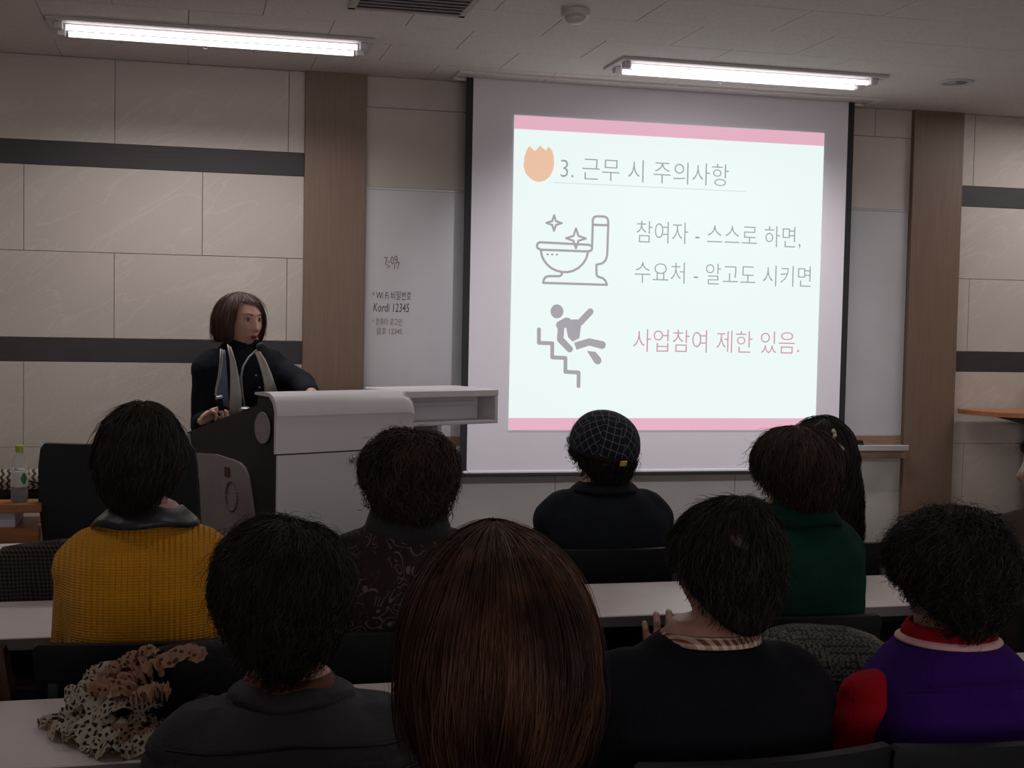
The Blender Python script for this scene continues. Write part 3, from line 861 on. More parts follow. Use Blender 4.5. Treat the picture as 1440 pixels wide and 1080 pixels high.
def face_head(bm, c, Rm, face=1.0, ears=True, n=56):
    """a head with brow, sockets, nose, lips, chin and ears; y forward"""
    rings = []
    for j in range(1, n):
        th = PI*j/n; rg = []
        for i in range(n):
            ph = 2*PI*i/n
            dx, dy, dz = math.sin(th)*math.sin(ph), math.sin(th)*math.cos(ph), math.cos(th)
            x, y, z = .076*dx, .096*dy, .116*dz
            if z < 0:
                k = -z/.116
                x *= 1-.20*k**1.3
                if y < 0: y *= 1-.40*k
                else: y *= 1+.10*k*(1-k)*2
            if dy > 0:
                g = lambda ax, az, sx_, sz_: math.exp(-((x-ax)/sx_)**2-((z-az)/sz_)**2)
                fx = .0
                t_ = min(max((.022-z)/.058, 0), 1) if -.04 < z < .024 else 0
                fx += .024*face*t_*math.exp(-(x/.0115)**2)*(1 if z > -.034 else .4)
                fx += .010*g(.011, -.032, .008, .008)+.010*g(-.011, -.032, .008, .008)
                fx -= .010*(g(.032, .010, .017, .012)+g(-.032, .010, .017, .012))
                fx += .005*(g(.03, .032, .022, .009)+g(-.03, .032, .022, .009))
                fx += .008*g(0, -.060, .024, .006)+.007*g(0, -.073, .020, .006)-.005*g(0, -.0665, .024, .003)
                fx += .009*g(0, -.100, .022, .014)
                fx += .005*(g(.045, -.022, .02, .02)+g(-.045, -.022, .02, .02))
                y += fx*min(1, dy*1.6)
            rg.append(Vector(c)+Rm @ Vector((x, y, z)))
        rings.append(rg)
    rings_mesh(bm, rings)
    if ears:
        for s in (-1, 1):
            ell(bm, Vector(c)+Rm @ Vector((s*.079, -.008, -.006)), (.009, .019, .032), Rm @ Matrix.Rotation(R(-14*s), 3, 'Z'), 2)
            ell(bm, Vector(c)+Rm @ Vector((s*.078, -.002, -.032)), (.007, .010, .012), Rm, 2)


def hull(st, phi, s, seed):
    """hair surface; phi 0 = front, s = 0 crown .. 1 widest .. below"""
    ax, ay, az = st['r']
    rho = np.where(s <= 1, np.sin(np.clip(s, 0, 1)*PI/2), 1-st['tap']*np.clip(s-1, 0, 9)**st.get('tp', 1.7))
    zz_ = np.where(s <= 1, np.cos(np.clip(s, 0, 1)*PI/2), -(s-1)*st.get('drop', 1.25))
    flat = st.get('sq', 1.0)
    zz_ = np.where(zz_ > 0, zz_**flat, zz_)
    P = np.stack([ax*rho*np.sin(phi), ay*rho*np.cos(phi)+st.get('yo', -.012), az*zz_+st.get('zo', 0.0)], -1)
    nrm = P/np.array([ax, ay, az])**1.3; nrm /= np.linalg.norm(nrm, axis=-1, keepdims=True)+1e-9
    sh = P.shape
    P[..., 1] += st.get('pole', 0.0)*ay*(1-np.clip(rho, 0, 1))*(s < 1)
    lump = snoise(P.reshape(-1, 3), st.get('lf', 45), seed, 2).reshape(sh[:-1])*st.get('lump', .006)
    return P+nrm*lump[..., None], nrm


def smax(st, phi):
    f, sd, b = st['ends']     # front, side, back
    w = (1-np.cos(phi))/2
    return np.where(w < .5, f+(sd-f)*np.clip(w*2, 0, 1)**st.get('fp', 1.5), sd+(b-sd)*np.clip(w*2-1, 0, 1)**.7)


def hair(st, c, Rm, m, parent, seed, name='hair'):
    rg = np.random.RandomState(seed)
    Rn = np.array(Rm); c = np.array(c)
    # base shell
    nu, nv = 56, 26
    phi = np.linspace(-PI, PI, nu, endpoint=False)[:, None]*np.ones((1, nv))
    v = np.linspace(0.01, 1, nv)[None, :]*np.ones((nu, 1))
    s = v*smax(st, phi)
    P, N = hull(st, phi, s, seed)
    P = P*.955
    inner = P[:, -1:, :]*np.array([.70, .70, 1.0])
    P = np.concatenate([P, inner], 1); nv += 1
    V = [(P.reshape(-1, 3))]; idx = np.arange(nu*nv).reshape(nu, nv)
    Fq = [np.stack([idx[:, :-1], np.roll(idx, -1, 0)[:, :-1], np.roll(idx, -1, 0)[:, 1:], idx[:, 1:]], -1).reshape(-1, 4)]
    off = nu*nv
    # strands
    for (n, L, A, lift, wd_, K, kt, fly) in st['strands']:
        phi0 = rg.uniform(-PI, PI, n); sm = smax(st, phi0)
        if L > 5:      # long strands: crown to hem
            s0 = rg.uniform(0.02, .75, n)**1.0*sm*.8; Ls = (sm-s0)+rg.uniform(-.06, .05, n)
        else:
            s0 = np.arccos(1-rg.uniform(0, 1, n)*.999)/(PI/2); s0 = np.minimum(s0*rg.uniform(.2, 1, n)**.8*np.maximum(1.5, sm*1.05), sm*rg.uniform(.9, 1, n)); Ls = L*rg.uniform(.6, 1.3, n)
        t = np.linspace(0, 1, K)[None, :]
        dirn = rg.normal(0, st.get('swirl', .4), n)[:, None] + st.get('sweep', 0.0)
        ss = s0[:, None]+Ls[:, None]*t
        over = np.maximum(ss-(sm[:, None]+.06), 0); ss = ss-over*.8
        ph = phi0[:, None]+dirn*t*np.minimum(Ls[:, None], .6)/np.maximum(np.sin(np.clip(ss, .15, 1)*PI/2), .3)
        P, N = hull(st, ph, ss, seed)
        r_off = (rg.uniform(-.004, lift, n)[:, None])*(.4+.6*t)
        isf = rg.uniform(0, 1, n) < fly
        r_off = r_off + isf[:, None]*t**1.3*rg.uniform(.006, .024, n)[:, None]
        om = 2*PI*kt*rg.uniform(.6, 1.4, n)[:, None]*t + rg.uniform(0, 6.28, n)[:, None]
        T = np.gradient(P, axis=1); T /= np.linalg.norm(T, axis=-1, keepdims=True)+1e-9
        B = np.cross(T, N)
        amp = A*rg.uniform(.5, 1.4, n)[:, None]*np.minimum(t*2.5, 1)
        if st.get('calm'): amp = amp*np.clip((ss-.7)/1.3, .04, 1)
        P = P + N*(r_off+amp*np.cos(om)*.8)[..., None] + B*(amp*np.sin(om))[..., None]
        T = np.gradient(P, axis=1); T /= np.linalg.norm(T, axis=-1, keepdims=True)+1e-9
        tw = rg.uniform(-1.0, 1.0, n)[:, None, None]
        Wv = np.cross(T, N)*np.cos(tw)+N*np.sin(tw)
        hw = (wd_/2*rg.uniform(.6, 1.3, n)[:, None]*(1-.75*t**3))[..., None]
        quad = np.stack([P-Wv*hw, P+Wv*hw], 2).reshape(-1, 3)
        V.append(quad)
        ix = off+np.arange(n*K*2).reshape(n, K, 2)
        Fq.append(np.stack([ix[:, :-1, 0], ix[:, :-1, 1], ix[:, 1:, 1], ix[:, 1:, 0]], -1).reshape(-1, 4))
        off += n*K*2
    V = np.concatenate(V) @ Rn.T + c; Fq = np.concatenate(Fq)
    return obj(name, np_mesh(name, V, Fq), m, parent)


CURLY = dict(r=(.100, .118, .128), tap=.55, ends=(.66, 1.15, 1.60), lump=.007, lf=55, yo=-.012, drop=.9,
             strands=[(5200, .42, .006, .012, .0026, 8, 1.6, .03), (500, .3, .005, .020, .0012, 8, 1.2, .5)])


def style(base, **k):
    d = dict(base); d.update(k); return d


def rot_head(yaw=0, pitch=0, roll=0):
    return Matrix.Rotation(R(yaw), 3, 'Z') @ Matrix.Rotation(R(pitch), 3, 'X') @ Matrix.Rotation(R(roll), 3, 'Y')


def torso(bm, zs, sw, lean, g, dep=1.0, hip=.45, neck=True, slope=.0, belly=0.0, sk=1.0, ball=True):
    ly = lambda z: lean*(z-hip)/(zs-hip)
    rings = [(0, 0, hip-.03, .150+g, .10+g, 2.4), (0, 0, hip+.03, .175+g, .125*dep+g, 2.5), (0, ly(hip+.16), hip+.16, .168+g+belly, .122*dep+g+belly, 2.5),
             (0, ly(zs-.24), zs-.24, sw*.86+g, .125*dep+g+belly*.5, 2.6), (0, ly(zs-.13), zs-.13, sw*.93+g, .122*dep+g, 2.6),
             (0, ly(zs-.055), zs-.055, sw*.90*(sk*.5+.5)+g, .105*dep+g, 2.5), (0, ly(zs-.005), zs-.005+slope, sw*.68*sk+g, .085*dep+g*.8, 2.3),
             (0, ly(zs+.025), zs+.025+slope, sw*.44*sk+g, .070*dep+g*.6, 2.1), (0, ly(zs+.05), zs+.05+slope, .078+g*.5, .066+g*.5, 2.0)]
    if not ball: rings = rings[:-1]
    if neck: rings.append((0, ly(zs+.075), zs+.075+slope, .064+g*.3, .062+g*.3, 2.0))
    loft(bm, rings)
    for s in (-1, 1):
        if not ball: break
        caps(bm, (s*(sw-.075), ly(zs), zs-.055), .062+g, (s*(sw-.045), ly(zs)+.005, zs-.075), .058+g)


def arms(bm, J, g, upto=1.0):
    for sh, el, wr in J:
        caps(bm, sh, .050+g, el, .041+g)
        sh, el, wr = Vector(sh), Vector(el), Vector(wr)
        caps(bm, el, .041+g, el+(wr-el)*upto, .029+g*.9)


def default_arms(zs, sw, lean, table=.765):
    y0 = lean
    out = []
    for s in (-1, 1):
        out.append(((s*(sw-.045), y0, zs-.075), (s*(sw-.018), y0+.06, zs-.33), (s*.13, y0+.30, table)))
    return out


def person(label, X, Y, zs, sw, top, hc, hyaw=0, hpitch=0, hroll=0, lean=.03, rz=0.0, skin='skin', hairst=CURLY, hairm='hair_black', seed=1,
           cloth='trousers', cloth_name='jacket', J=None, hands=None, voxel=.010, g=.014, standing=False, wr=(.004, 22), slope=.0, belly=0.0,
           legs_m='trousers', ears=True, dep=1.0, extra=None, sleeve=None, headscale=1.0, sk=1.0, ball=True):
    """X,Y: body on the floor; hc: head centre (x, y, z) local; zs: shoulder height"""
    t = thing('person', label, 'person', (X, Y, 0), rz)
    Rm = rot_head(hyaw, hpitch, hroll); hc = Vector(hc)
    hip = .47 if not standing else .88
    if J is None: J = default_arms(zs, sw, lean)
    bm = bmesh.new()
    face_head(bm, hc, Rm, 1.0, ears)
    nb = Vector((0, lean, zs+.0))
    caps(bm, nb, .058, hc+Rm @ Vector((0, -.022, -.070)), .054)
    torso(bm, zs, sw, lean, 0, dep, hip, True, slope, belly, sk, ball); arms(bm, J, 0)
    if standing:
        for s in (-1, 1):
            caps(bm, (s*.09, 0, hip), .085, (s*.09, .01, .46), .055); caps(bm, (s*.09, .01, .46), .052, (s*.09, 0, .09), .034); caps(bm, (s*.09, -.02, .05), .035, (s*.09, .12, .04), .03)
    else:
        for s in (-1, 1):
            caps(bm, (s*.09, .02, .53), .075, (s*.11, .36, .51), .055); caps(bm, (s*.11, .36, .51), .052, (s*.11, .37, .09), .034); caps(bm, (s*.11, .35, .05), .035, (s*.11, .47, .04), .03)
    me = remesh(bm, voxel, 2)
    b2 = bmesh.new(); b2.from_mesh(me)
    hd = hands or [dict(curl=22, mir=(k == 0)) for k in range(2)]
    for k, (sh, el, wrp) in enumerate(J):
        h = hd[k]; hm = hand_mesh(h.get('curl', 22), h.get('spread', 0.0)).copy()
        d = Vector(h['dir']) if 'dir' in h else (Vector(wrp)-Vector(el)); d = Vector((d.x, d.y, d.z if 'dir' in h else 0.0))
        fr = frame(d, h.get('up', (0, 0, 1)))
        mt = Matrix.Translation(Vector(wrp)+d.normalized()*.012) @ fr.to_4x4()
        # left hand (x<0): thumb towards +x as modelled; right hand mirrored
        if k == 1: mt = mt @ Matrix.Diagonal((-1, 1, 1, 1))
        hm.transform(mt); b2.from_mesh(hm)
    body = bpy.data.meshes.new('body'); b2.to_mesh(body); b2.free()
    ob = obj('body', body, skin, t)
    # clothes
    bm = bmesh.new(); torso(bm, zs, sw, lean, g, dep, hip, False, slope, belly, sk, ball)
    if sleeve is None: arms(bm, J, g, .93)
    cm = remesh(bm, .0105 if not standing else .008, 4)
    displace(cm, wr[0], wr[1], seed+5, (1, 1, 1.6), 3)
    co = obj(cloth_name, cm, cloth, t)
    if sleeve is not None:
        bm = bmesh.new()
        for sh, el, w_ in J:
            caps(bm, sh, .060, el, .060); caps(bm, el, .056, Vector(el)+(Vector(w_)-Vector(el))*.9, .040)
        sm_ = remesh(bm, .009, 3); displace(sm_, .011, 38, seed+9, (1, 1, 2.0), 3)
        obj('sleeves', sm_, sleeve, t)
    bm = bmesh.new()
    if standing:
        loft(bm, [(0, 0, .86, .17, .12, 2.4), (0, 0, .80, .185, .13, 2.4), (0, 0, .70, .18, .125, 2.4)])
        for s in (-1, 1):
            caps(bm, (s*.088, 0, .80), .10, (s*.09, .01, .46), .072); caps(bm, (s*.09, .01, .46), .070, (s*.09, 0, .11), .055)
    else:
        loft(bm, [(0, 0, .455, .17, .12, 2.4), (0, 0, .50, .19, .14, 2.4), (0, 0, .56, .178, .13, 2.4)])
        for s in (-1, 1):
            caps(bm, (s*.095, .02, .535), .088, (s*.11, .36, .515), .068); caps(bm, (s*.11, .36, .51), .066, (s*.11, .37, .12), .052)
    tm = remesh(bm, .014, 3); displace(tm, .004, 30, seed+2)
    obj('trousers', tm, legs_m, t)
    for s in (-1, 1):
        x0 = s*(.09 if standing else .11); y0 = 0 if standing else .37
        bm = bmesh.new(); loft(bm, [(x0, y0+.055, .0, .046, .125, 2.6), (x0, y0+.055, .03, .048, .128, 2.6), (x0, y0+.03, .055, .044, .10, 2.4), (x0, y0-.01, .085, .040, .055, 2.2)]); obj('shoe', bm, 'shoe', t)
    if hairst: hair(hairst, hc, Rm, M[hairm], t, seed)
    return t, hc, Rm, co


def band_collar(parent, name, m, c, rx, ry, z0, z1, flare=.01, th=.006, open_deg=0, tilt=0.0, n=36, wav=0.0):
    """ring of cloth round the neck; open_deg = gap at the front"""
    bm = bmesh.new(); cols = []
    a0 = R(open_deg/2)
    for i in range(n+1):
        a = a0+(2*PI-2*a0)*i/n
        dx, dy = math.sin(a), math.cos(a); w = wav*math.sin(a*5)
        tz = tilt*dy
        col = []
        for r_, z in ((0, z0), (.25, z0*.6+z1*.4), (.0, z1), (-1, z1), (-1, z0)):
            k = (z-z0)/(z1-z0)
            ex = flare*(1-k)+(-th if r_ == -1 else 0)+(.003 if r_ == .25 else 0)
            col.append((c[0]+dx*(rx+ex), c[1]+dy*(ry+ex), z+tz+w))
        cols.append(col)
    rings_mesh(bm, cols, True, open_deg > 0) if open_deg > 0 else rings_mesh(bm, cols[:-1]+[cols[0]], True, False)
    return obj(name, bm, m, parent)


def local(o_xy, rz, p):
    """world point -> local of an object at (x,y,0) turned rz"""
    return Matrix.Rotation(-rz, 3, 'Z') @ (Vector(p)-Vector((o_xy[0], o_xy[1], 0)))


# ---------------- woven patterns
def nodes_pattern(name, rough, build, bump=(260, .3)):
    m = mat(name, (.1, .1, .1), rough, bump=bump, spec=.25); nt, nn, ll, bs = nodes_of(m)
    tc = nn.new('ShaderNodeTexCoord'); ll.new(build(nt, nn, ll, tc), bs.inputs['Base Color']); M[name] = m
    return m


# yellow ribbed knit: ribs are a bump, colour stays the same
m = mat('yellow_knit', (.60, .25, .006), .85, spec=.2, sheen=.1); M['yellow'] = m
nt, nn, ll, bs = nodes_of(m); tc = nn.new('ShaderNodeTexCoord'); sx = nn.new('ShaderNodeSeparateXYZ'); ll.new(tc.outputs['Object'], sx.inputs[0])
rib = mathn(nt, 'SINE', mathn(nt, 'MULTIPLY', sx.outputs[0], 2*PI/.0125))
rib2 = mathn(nt, 'SINE', mathn(nt, 'MULTIPLY', sx.outputs[2], 2*PI/.006))
bp = nn.new('ShaderNodeBump'); bp.inputs['Strength'].default_value = .8; bp.inputs['Distance'].default_value = .0035
ll.new(mathn(nt, 'ADD', rib, mathn(nt, 'MULTIPLY', rib2, .25)), bp.inputs['Height']); ll.new(bp.outputs[0], bs.inputs['Normal'])


def paisley(nt, nn, ll, tc):
    nz = nn.new('ShaderNodeTexNoise'); nz.inputs['Scale'].default_value = 7; ll.new(tc.outputs['Object'], nz.inputs['Vector'])
    va = nn.new('ShaderNodeVectorMath'); va.operation = 'MULTIPLY_ADD'; va.inputs[1].default_value = (.22, .22, .22)
    ll.new(nz.outputs['Color'], va.inputs[0]); ll.new(tc.outputs['Object'], va.inputs[2])
    vo = nn.new('ShaderNodeTexVoronoi'); vo.inputs['Scale'].default_value = 21; ll.new(va.outputs[0], vo.inputs['Vector'])
    ring = mathn(nt, 'GREATER_THAN', mathn(nt, 'SINE', mathn(nt, 'MULTIPLY', vo.outputs['Distance'], 24.0)), .80)
    v2 = nn.new('ShaderNodeTexVoronoi'); v2.inputs['Scale'].default_value = 70; ll.new(tc.outputs['Object'], v2.inputs['Vector'])
    dots = mathn(nt, 'LESS_THAN', v2.outputs['Distance'], .22)
    ns = nn.new('ShaderNodeTexNoise'); ns.inputs['Scale'].default_value = 16; ll.new(tc.outputs['Object'], ns.inputs['Vector'])
    ring = mathn(nt, 'MULTIPLY', ring, mathn(nt, 'GREATER_THAN', ns.outputs['Fac'], .47))
    c = mixc(nt, mathn(nt, 'MULTIPLY', ring, .7), (.020, .011, .011), (.15, .12, .115))
    return mixc(nt, mathn(nt, 'MULTIPLY', dots, .4), c, (.10, .05, .045))


nodes_pattern('paisley', .85, paisley)


def leopard(nt, nn, ll, tc):
    nz = nn.new('ShaderNodeTexNoise'); nz.inputs['Scale'].default_value = 30; ll.new(tc.outputs['Object'], nz.inputs['Vector'])
    va = nn.new('ShaderNodeVectorMath'); va.operation = 'MULTIPLY_ADD'; va.inputs[1].default_value = (.012, .012, .012)
    ll.new(nz.outputs['Color'], va.inputs[0]); ll.new(tc.outputs['Object'], va.inputs[2])
    vo = nn.new('ShaderNodeTexVoronoi'); vo.feature = 'DISTANCE_TO_EDGE'; vo.inputs['Scale'].default_value = 85; ll.new(va.outputs[0], vo.inputs['Vector'])
    spot = mathn(nt, 'GREATER_THAN', vo.outputs['Distance'], .20)
    n3 = nn.new('ShaderNodeTexNoise'); n3.inputs['Scale'].default_value = 9; ll.new(tc.outputs['Object'], n3.inputs['Vector'])
    light = mixc(nt, mathn(nt, 'GREATER_THAN', n3.outputs['Fac'], .60), (.62, .53, .43), (.42, .24, .15))
    return mixc(nt, spot, light, (.035, .018, .012))


nodes_pattern('leopard', .7, leopard, (120, .15))


def tan_leopard(nt, nn, ll, tc):
    vo = nn.new('ShaderNodeTexVoronoi'); vo.feature = 'F1'; vo.inputs['Scale'].default_value = 75; ll.new(tc.outputs['Object'], vo.inputs['Vector'])
    return mixc(nt, mathn(nt, 'LESS_THAN', vo.outputs['Distance'], .33), (.50, .28, .18), (.12, .055, .035))


nodes_pattern('tan_spots', .7, tan_leopard, (120, .15))


def check_pat(freq, c1, c2, c3=None):
    def f(nt, nn, ll, tc):
        sx = nn.new('ShaderNodeSeparateXYZ'); ll.new(tc.outputs['Object'], sx.inputs[0])
        a = mathn(nt, 'GREATER_THAN', mathn(nt, 'SINE', mathn(nt, 'MULTIPLY', mathn(nt, 'ADD', sx.outputs[0], mathn(nt, 'MULTIPLY', sx.outputs[1], .7)), 2*PI*freq)), .0)
        b = mathn(nt, 'GREATER_THAN', mathn(nt, 'SINE', mathn(nt, 'MULTIPLY', sx.outputs[2], 2*PI*freq)), .0)
        return mixc(nt, mathn(nt, 'MULTIPLY', mathn(nt, 'ADD', a, b), .5), c1, c2)
    return f


nodes_pattern('houndstooth', .9, check_pat(95, (.016, .013, .014), (.13, .105, .10)))
nodes_pattern('plaid_collar', .8, check_pat(62, (.16, .045, .02), (.66, .52, .42)))


def ringgrid(nt, nn, ll, tc):
    vo = nn.new('ShaderNodeTexVoronoi'); vo.inputs['Scale'].default_value = 78; vo.inputs['Randomness'].default_value = .25; ll.new(tc.outputs['Object'], vo.inputs['Vector'])
    r1 = mathn(nt, 'GREATER_THAN', vo.outputs['Distance'], .30); r2 = mathn(nt, 'LESS_THAN', vo.outputs['Distance'], .52)
    return mixc(nt, mathn(nt, 'MULTIPLY', r1, r2), (.009, .008, .008), (.09, .083, .075))


nodes_pattern('ring_lattice', .6, ringgrid, (120, .1))


# plaid cap from UV lines
m = mat('plaid_cap', (.01, .012, .02), .85, bump=(300, .2), spec=.2); M['capm'] = m
nt, nn, ll, bs = nodes_of(m); tc = nn.new('ShaderNodeTexCoord'); sx = nn.new('ShaderNodeSeparateXYZ'); ll.new(tc.outputs['UV'], sx.inputs[0])
fu = mathn(nt, 'LESS_THAN', mathn(nt, 'FRACT', sx.outputs[0]), .11); fv = mathn(nt, 'LESS_THAN', mathn(nt, 'FRACT', sx.outputs[1]), .11)
ll.new(mixc(nt, mathn(nt, 'MULTIPLY', mathn(nt, 'ADD', fu, fv), .5), (.008, .011, .022), (.20, .19, .185)), bs.inputs['Base Color'])

# ---------------- seated audience
# yellow jacket
hc = (0.0, .04, 1.185)
t, h, Rm, co = person('person in a ribbed mustard yellow jacket with black leather collar, dark short hair', -.082, 3.06, 1.000, .178, 1.30, (-.015, .035, 1.172), hyaw=-14, hroll=4,
                      lean=.02, hairst=style(CURLY, r=(.098, .116, .126), ends=(.6, 1.1, 2.22), tap=.36, lump=.005, lf=35, drop=.88,
                                             strands=[(5200, .55, .0035, .008, .0024, 8, 1.0, .015), (300, .4, .004, .02, .0011, 8, 1.0, .6)]),
                      hairm='hair_black', seed=11, cloth='yellow', wr=(.003, 14), g=.018, slope=.0, dep=1.05)
band_collar(t, 'leather_collar', mat('black_leather', (.012, .012, .014), .42, bump=(35, .3)), (-.004, .025), .082, .076, 1.022, 1.062, .040, .010, 0, -.006, wav=.003)
bm = bmesh.new(); tube(bm, [(.012, -.141, 1.0), (.013, -.160, .96), (.012, -.1645, .90), (.012, -.166, .86)], .0022, 6); obj('back_seam', bm, 'yellow', t)

# paisley top, curly hair
t, h, Rm, co = person('person with short curly dark hair and high-necked paisley patterned top', .512, 3.06, .972, .185, 1.243, (.008, .03, 1.122), hyaw=-6, lean=.02,
                      hairst=style(CURLY, r=(.112, .122, .118), ends=(.62, 1.15, 2.25), lump=.011, lf=60, tap=.38, sq=.85, pole=-.5, swirl=.8), hairm='hair_dark', seed=23,
                      cloth='paisley', wr=(.004, 20), g=.024, slope=0, dep=1.05)
band_collar(t, 'standing_collar', mat('dark_knit', (.012, .011, .013), .9, bump=(150, .5)), (0.004, .022), .090, .085, .975, 1.045, .018, .008, 0, 0, wav=.003)

# green, hood down
M['green'] = fabric('green_wool', (.004, .034, .024), (.003, .022, .016))
t, h, Rm, co = person('person in a dark green wool coat, short dark hair, left of the hairclip woman', 1.515, 3.06, .985, .168, 1.246, (.005, .03, 1.128), hyaw=8, lean=.02,
                      hairst=style(CURLY, r=(.112, .124, .118), ends=(.62, 1.2, 1.9), lump=.005, lf=30, tap=.22, tp=1.6, drop=.85, sq=.8,
                                   strands=[(5600, .6, .003, .006, .0024, 8, 1.0, .01), (350, .4, .004, .018, .0011, 8, 1.0, .5)]), hairm='hair_dark', seed=31,
                      J=[((-.123, .02, .91), (-.15, .08, .655), (-.04, .30, .765)), ((.123, .02, .91), (.15, .08, .655), (.12, .30, .765))], cloth='green', wr=(.007, 18), g=.026, slope=.004, belly=.0, dep=1.15)
band_collar(t, 'turned_collar', 'green', (.0, .02), .098, .092, .995, 1.045, .030, .012, 0, -.012, wav=.004)

# checked cap
M['navy_coat'] = fabric('navy_coat', (.012, .015, .020), (.008, .010, .014))
t, h, Rm, co = person('person in a black and white checked cap and dark jacket in the front row', 1.322, 4.02, .935, .205, 1.218, (-.012, .03, 1.085), hyaw=14, lean=.02,
                      hairst=style(CURLY, r=(.098, .112, .108), ends=(.80, 1.25, 2.25), lump=.008, lf=50, tap=.30, yo=-.012, drop=.95), hairm='hair_black', seed=41,
                      cloth='navy_coat', wr=(.005, 16), g=.022, dep=1.1)
band_collar(t, 'stand_collar', 'navy_coat', (-.006, .02), .084, .080, .955, .985, .030, .010, 0, -.006, wav=.002)
bm = bmesh.new(); uvl = bm.loops.layers.uv.new('uv'); NP = 8; nu = 6; nv = 14
c0 = Vector(h); Rc = Rm @ Matrix.Rotation(R(14), 3, 'X')
for p in range(NP):
    for i in range(nu):
        for j in range(nv):
            q = []; uvs = []
            for di, dj in ((0, 0), (1, 0), (1, 1), (0, 1)):
                a = 2*PI*(p+(i+di)/nu)/NP; s_ = (j+dj)/nv*.97
                puff = 1+.03*math.sin(PI*(i+di)/nu)*math.sin(PI*min(s_, 1))
                rr_ = math.sin(s_*PI/2)**.93*puff; zc = math.cos(s_*PI/2)**.9
                pt = Vector((.112*rr_*math.sin(a), .126*rr_*math.cos(a)-.012, .122*zc+.014))
                q.append(c0+Rc @ pt)
                lu = ((i+di)/nu-.5)*(2*PI/NP)*.112*math.sin(s_*PI/2); lv = s_*.16
                an = R(45 if p % 2 else 12); uvs.append(((lu*math.cos(an)-lv*math.sin(an))/.022, (lu*math.sin(an)+lv*math.cos(an))/.022))
            f = bm.faces.new([bm.verts.new(v_) for v_ in q])
            for lo, uv_ in zip(f.loops, uvs): lo[uvl].uv = uv_
bmesh.ops.remove_doubles(bm, verts=bm.verts, dist=.0004)
capo = obj('cap', bm, 'capm', t)
bm = bmesh.new()
for i in range(25):
    a0, a1 = 2*PI*i/24, 2*PI*(i+1)/24
rg_ = []
for i in range(48):
    a = 2*PI*i/48; rg_.append([c0+Rc @ Vector((r_*math.sin(a), r_*1.12*math.cos(a)-.012, z_)) for r_, z_ in ((.107, .006), (.1095, .012), (.108, .030), (.104, .020))])
rings_mesh(bm, rg_+[rg_[0]], True, False); obj('cap_band', bm, mat('cap_band', (.012, .013, .018), .8), capo)
bm = bmesh.new()
rg_ = []
for i in range(17):
    a = R(-70+140*i/16); e = math.cos(a*90/70)
    rg_.append([c0+Rc @ Vector((.104*math.sin(a), .115*math.cos(a)-.01+k*.060*e, .012-.016*k*e+dz)) for k, dz in ((0, .002), (.5, .004), (1, .001), (1, -.003), (.5, 0), (0, -.002))])
rings_mesh(bm, rg_, True, True); obj('cap_peak', bm, 'capm', capo)
bm = bmesh.new(); box(bm, c0+Rc @ Vector((-.012, -.152, .012)), (.026, .006, .018), rot=Rc, bevel=.002); hard('cap_buckle', bm, 'gold', capo)

# hairclip woman with long wavy hair
LONG = dict(r=(.104, .128, .118), tap=-.07, tp=1.2, ends=(.62, 1.6, 3.4), lump=.014, lf=34, yo=-.022, calm=True, drop=1.15, fp=2.5, swirl=.15,
            strands=[(5500, 9, .019, .012, .0028, 22, 3.0, .05)])
t, h, Rm, co = person('woman with long wavy black hair and a beaded hairclip, in the front row', 2.04, 4.02, .915, .180, 1.19, (.045, .03, 1.078), hyaw=6, lean=.02,
                      hairst=LONG, hairm='hair_black', seed=51, cloth='navy_coat', wr=(.004, 20), g=.018)
hcl = bmesh.new(); rr = random.Random(3)
Rn_ = Matrix.Rotation(PI, 3, 'Z')
cl = [(1186-14, 606), (1188-14, 612), (1187-16, 617), (1165, 622), (1167, 627), (1170, 632), (1168, 622), (1174, 625), (1180, 627), (1184, 630), (1184, 636), (1178, 634)]
for px, py in cl:
    w_ = at(px, py, 3.895); p = w_-Vector((2.04, 4.02, 0)); ell(hcl, p, (.0068, .006, .0075), None, 2)
    if rr.random() < .5: ell(hcl, p+Vector((.006, -.001, -.004)), (.004, .004, .004), None, 2)
obj('hairclip', hcl, mat('bead_ivory', (.55, .45, .36), .35), t)

# left woman, quilted grey jacket
M['quilt'] = fabric('quilted_grey', (.035, .032, .036), (.028, .026, .03), 180, .25, .6)
t, h, Rm, co = person('woman with dark curly hair in a quilted grey jacket, near left', .175, 2.16, .838, .203, 1.171, (-.018, .03, 1.045), hyaw=4, lean=.03,
                      hairst=style(CURLY, r=(.113, .122, .122), ends=(.62, 1.2, 2.25), lump=.008, lf=45, tap=.34, drop=.95, sq=.9,
                                   strands=[(7500, .42, .006, .008, .0017, 8, 1.6, .03), (500, .4, .006, .022, .0009, 8, 1.2, .6)]), hairm='hair_black', seed=61,
                      cloth='quilt', wr=(.004, 14), g=.026, dep=1.1, belly=.01)
P = coords(co.data)
zc = P[:, 2]+.10*np.abs(P[:, 0])
dd = np.abs(((zc+.02) % .075)-.0375)/.0375
k_ = np.clip(1-dd, 0, 1)**.5
N = np.empty(len(P)*3, np.float32); co.data.vertices.foreach_get('normal', N); N = N.reshape(-1, 3)
P = P+N*((-.010*np.clip(1-(1-dd)*6, 0, 1)+.003)[:, None]); co.data.vertices.foreach_set('co', P.astype(np.float32).ravel()); co.data.update()
P = coords(co.data)
for z0 in (.822, .782, .735):
    pts = []
    for i in range(15):
        x = -.20+.40*i/14; zz_ = z0-.06*abs(x)
        sel = (np.abs(P[:, 0]-x) < .015) & (np.abs(P[:, 2]-zz_) < .015)
        if sel.any(): pts.append((x, float(P[sel, 1].min())+.0008, zz_))
    bm = bmesh.new(); tube(bm, pts, .0026, 6); obj('quilting_seam', bm, 'black', t)
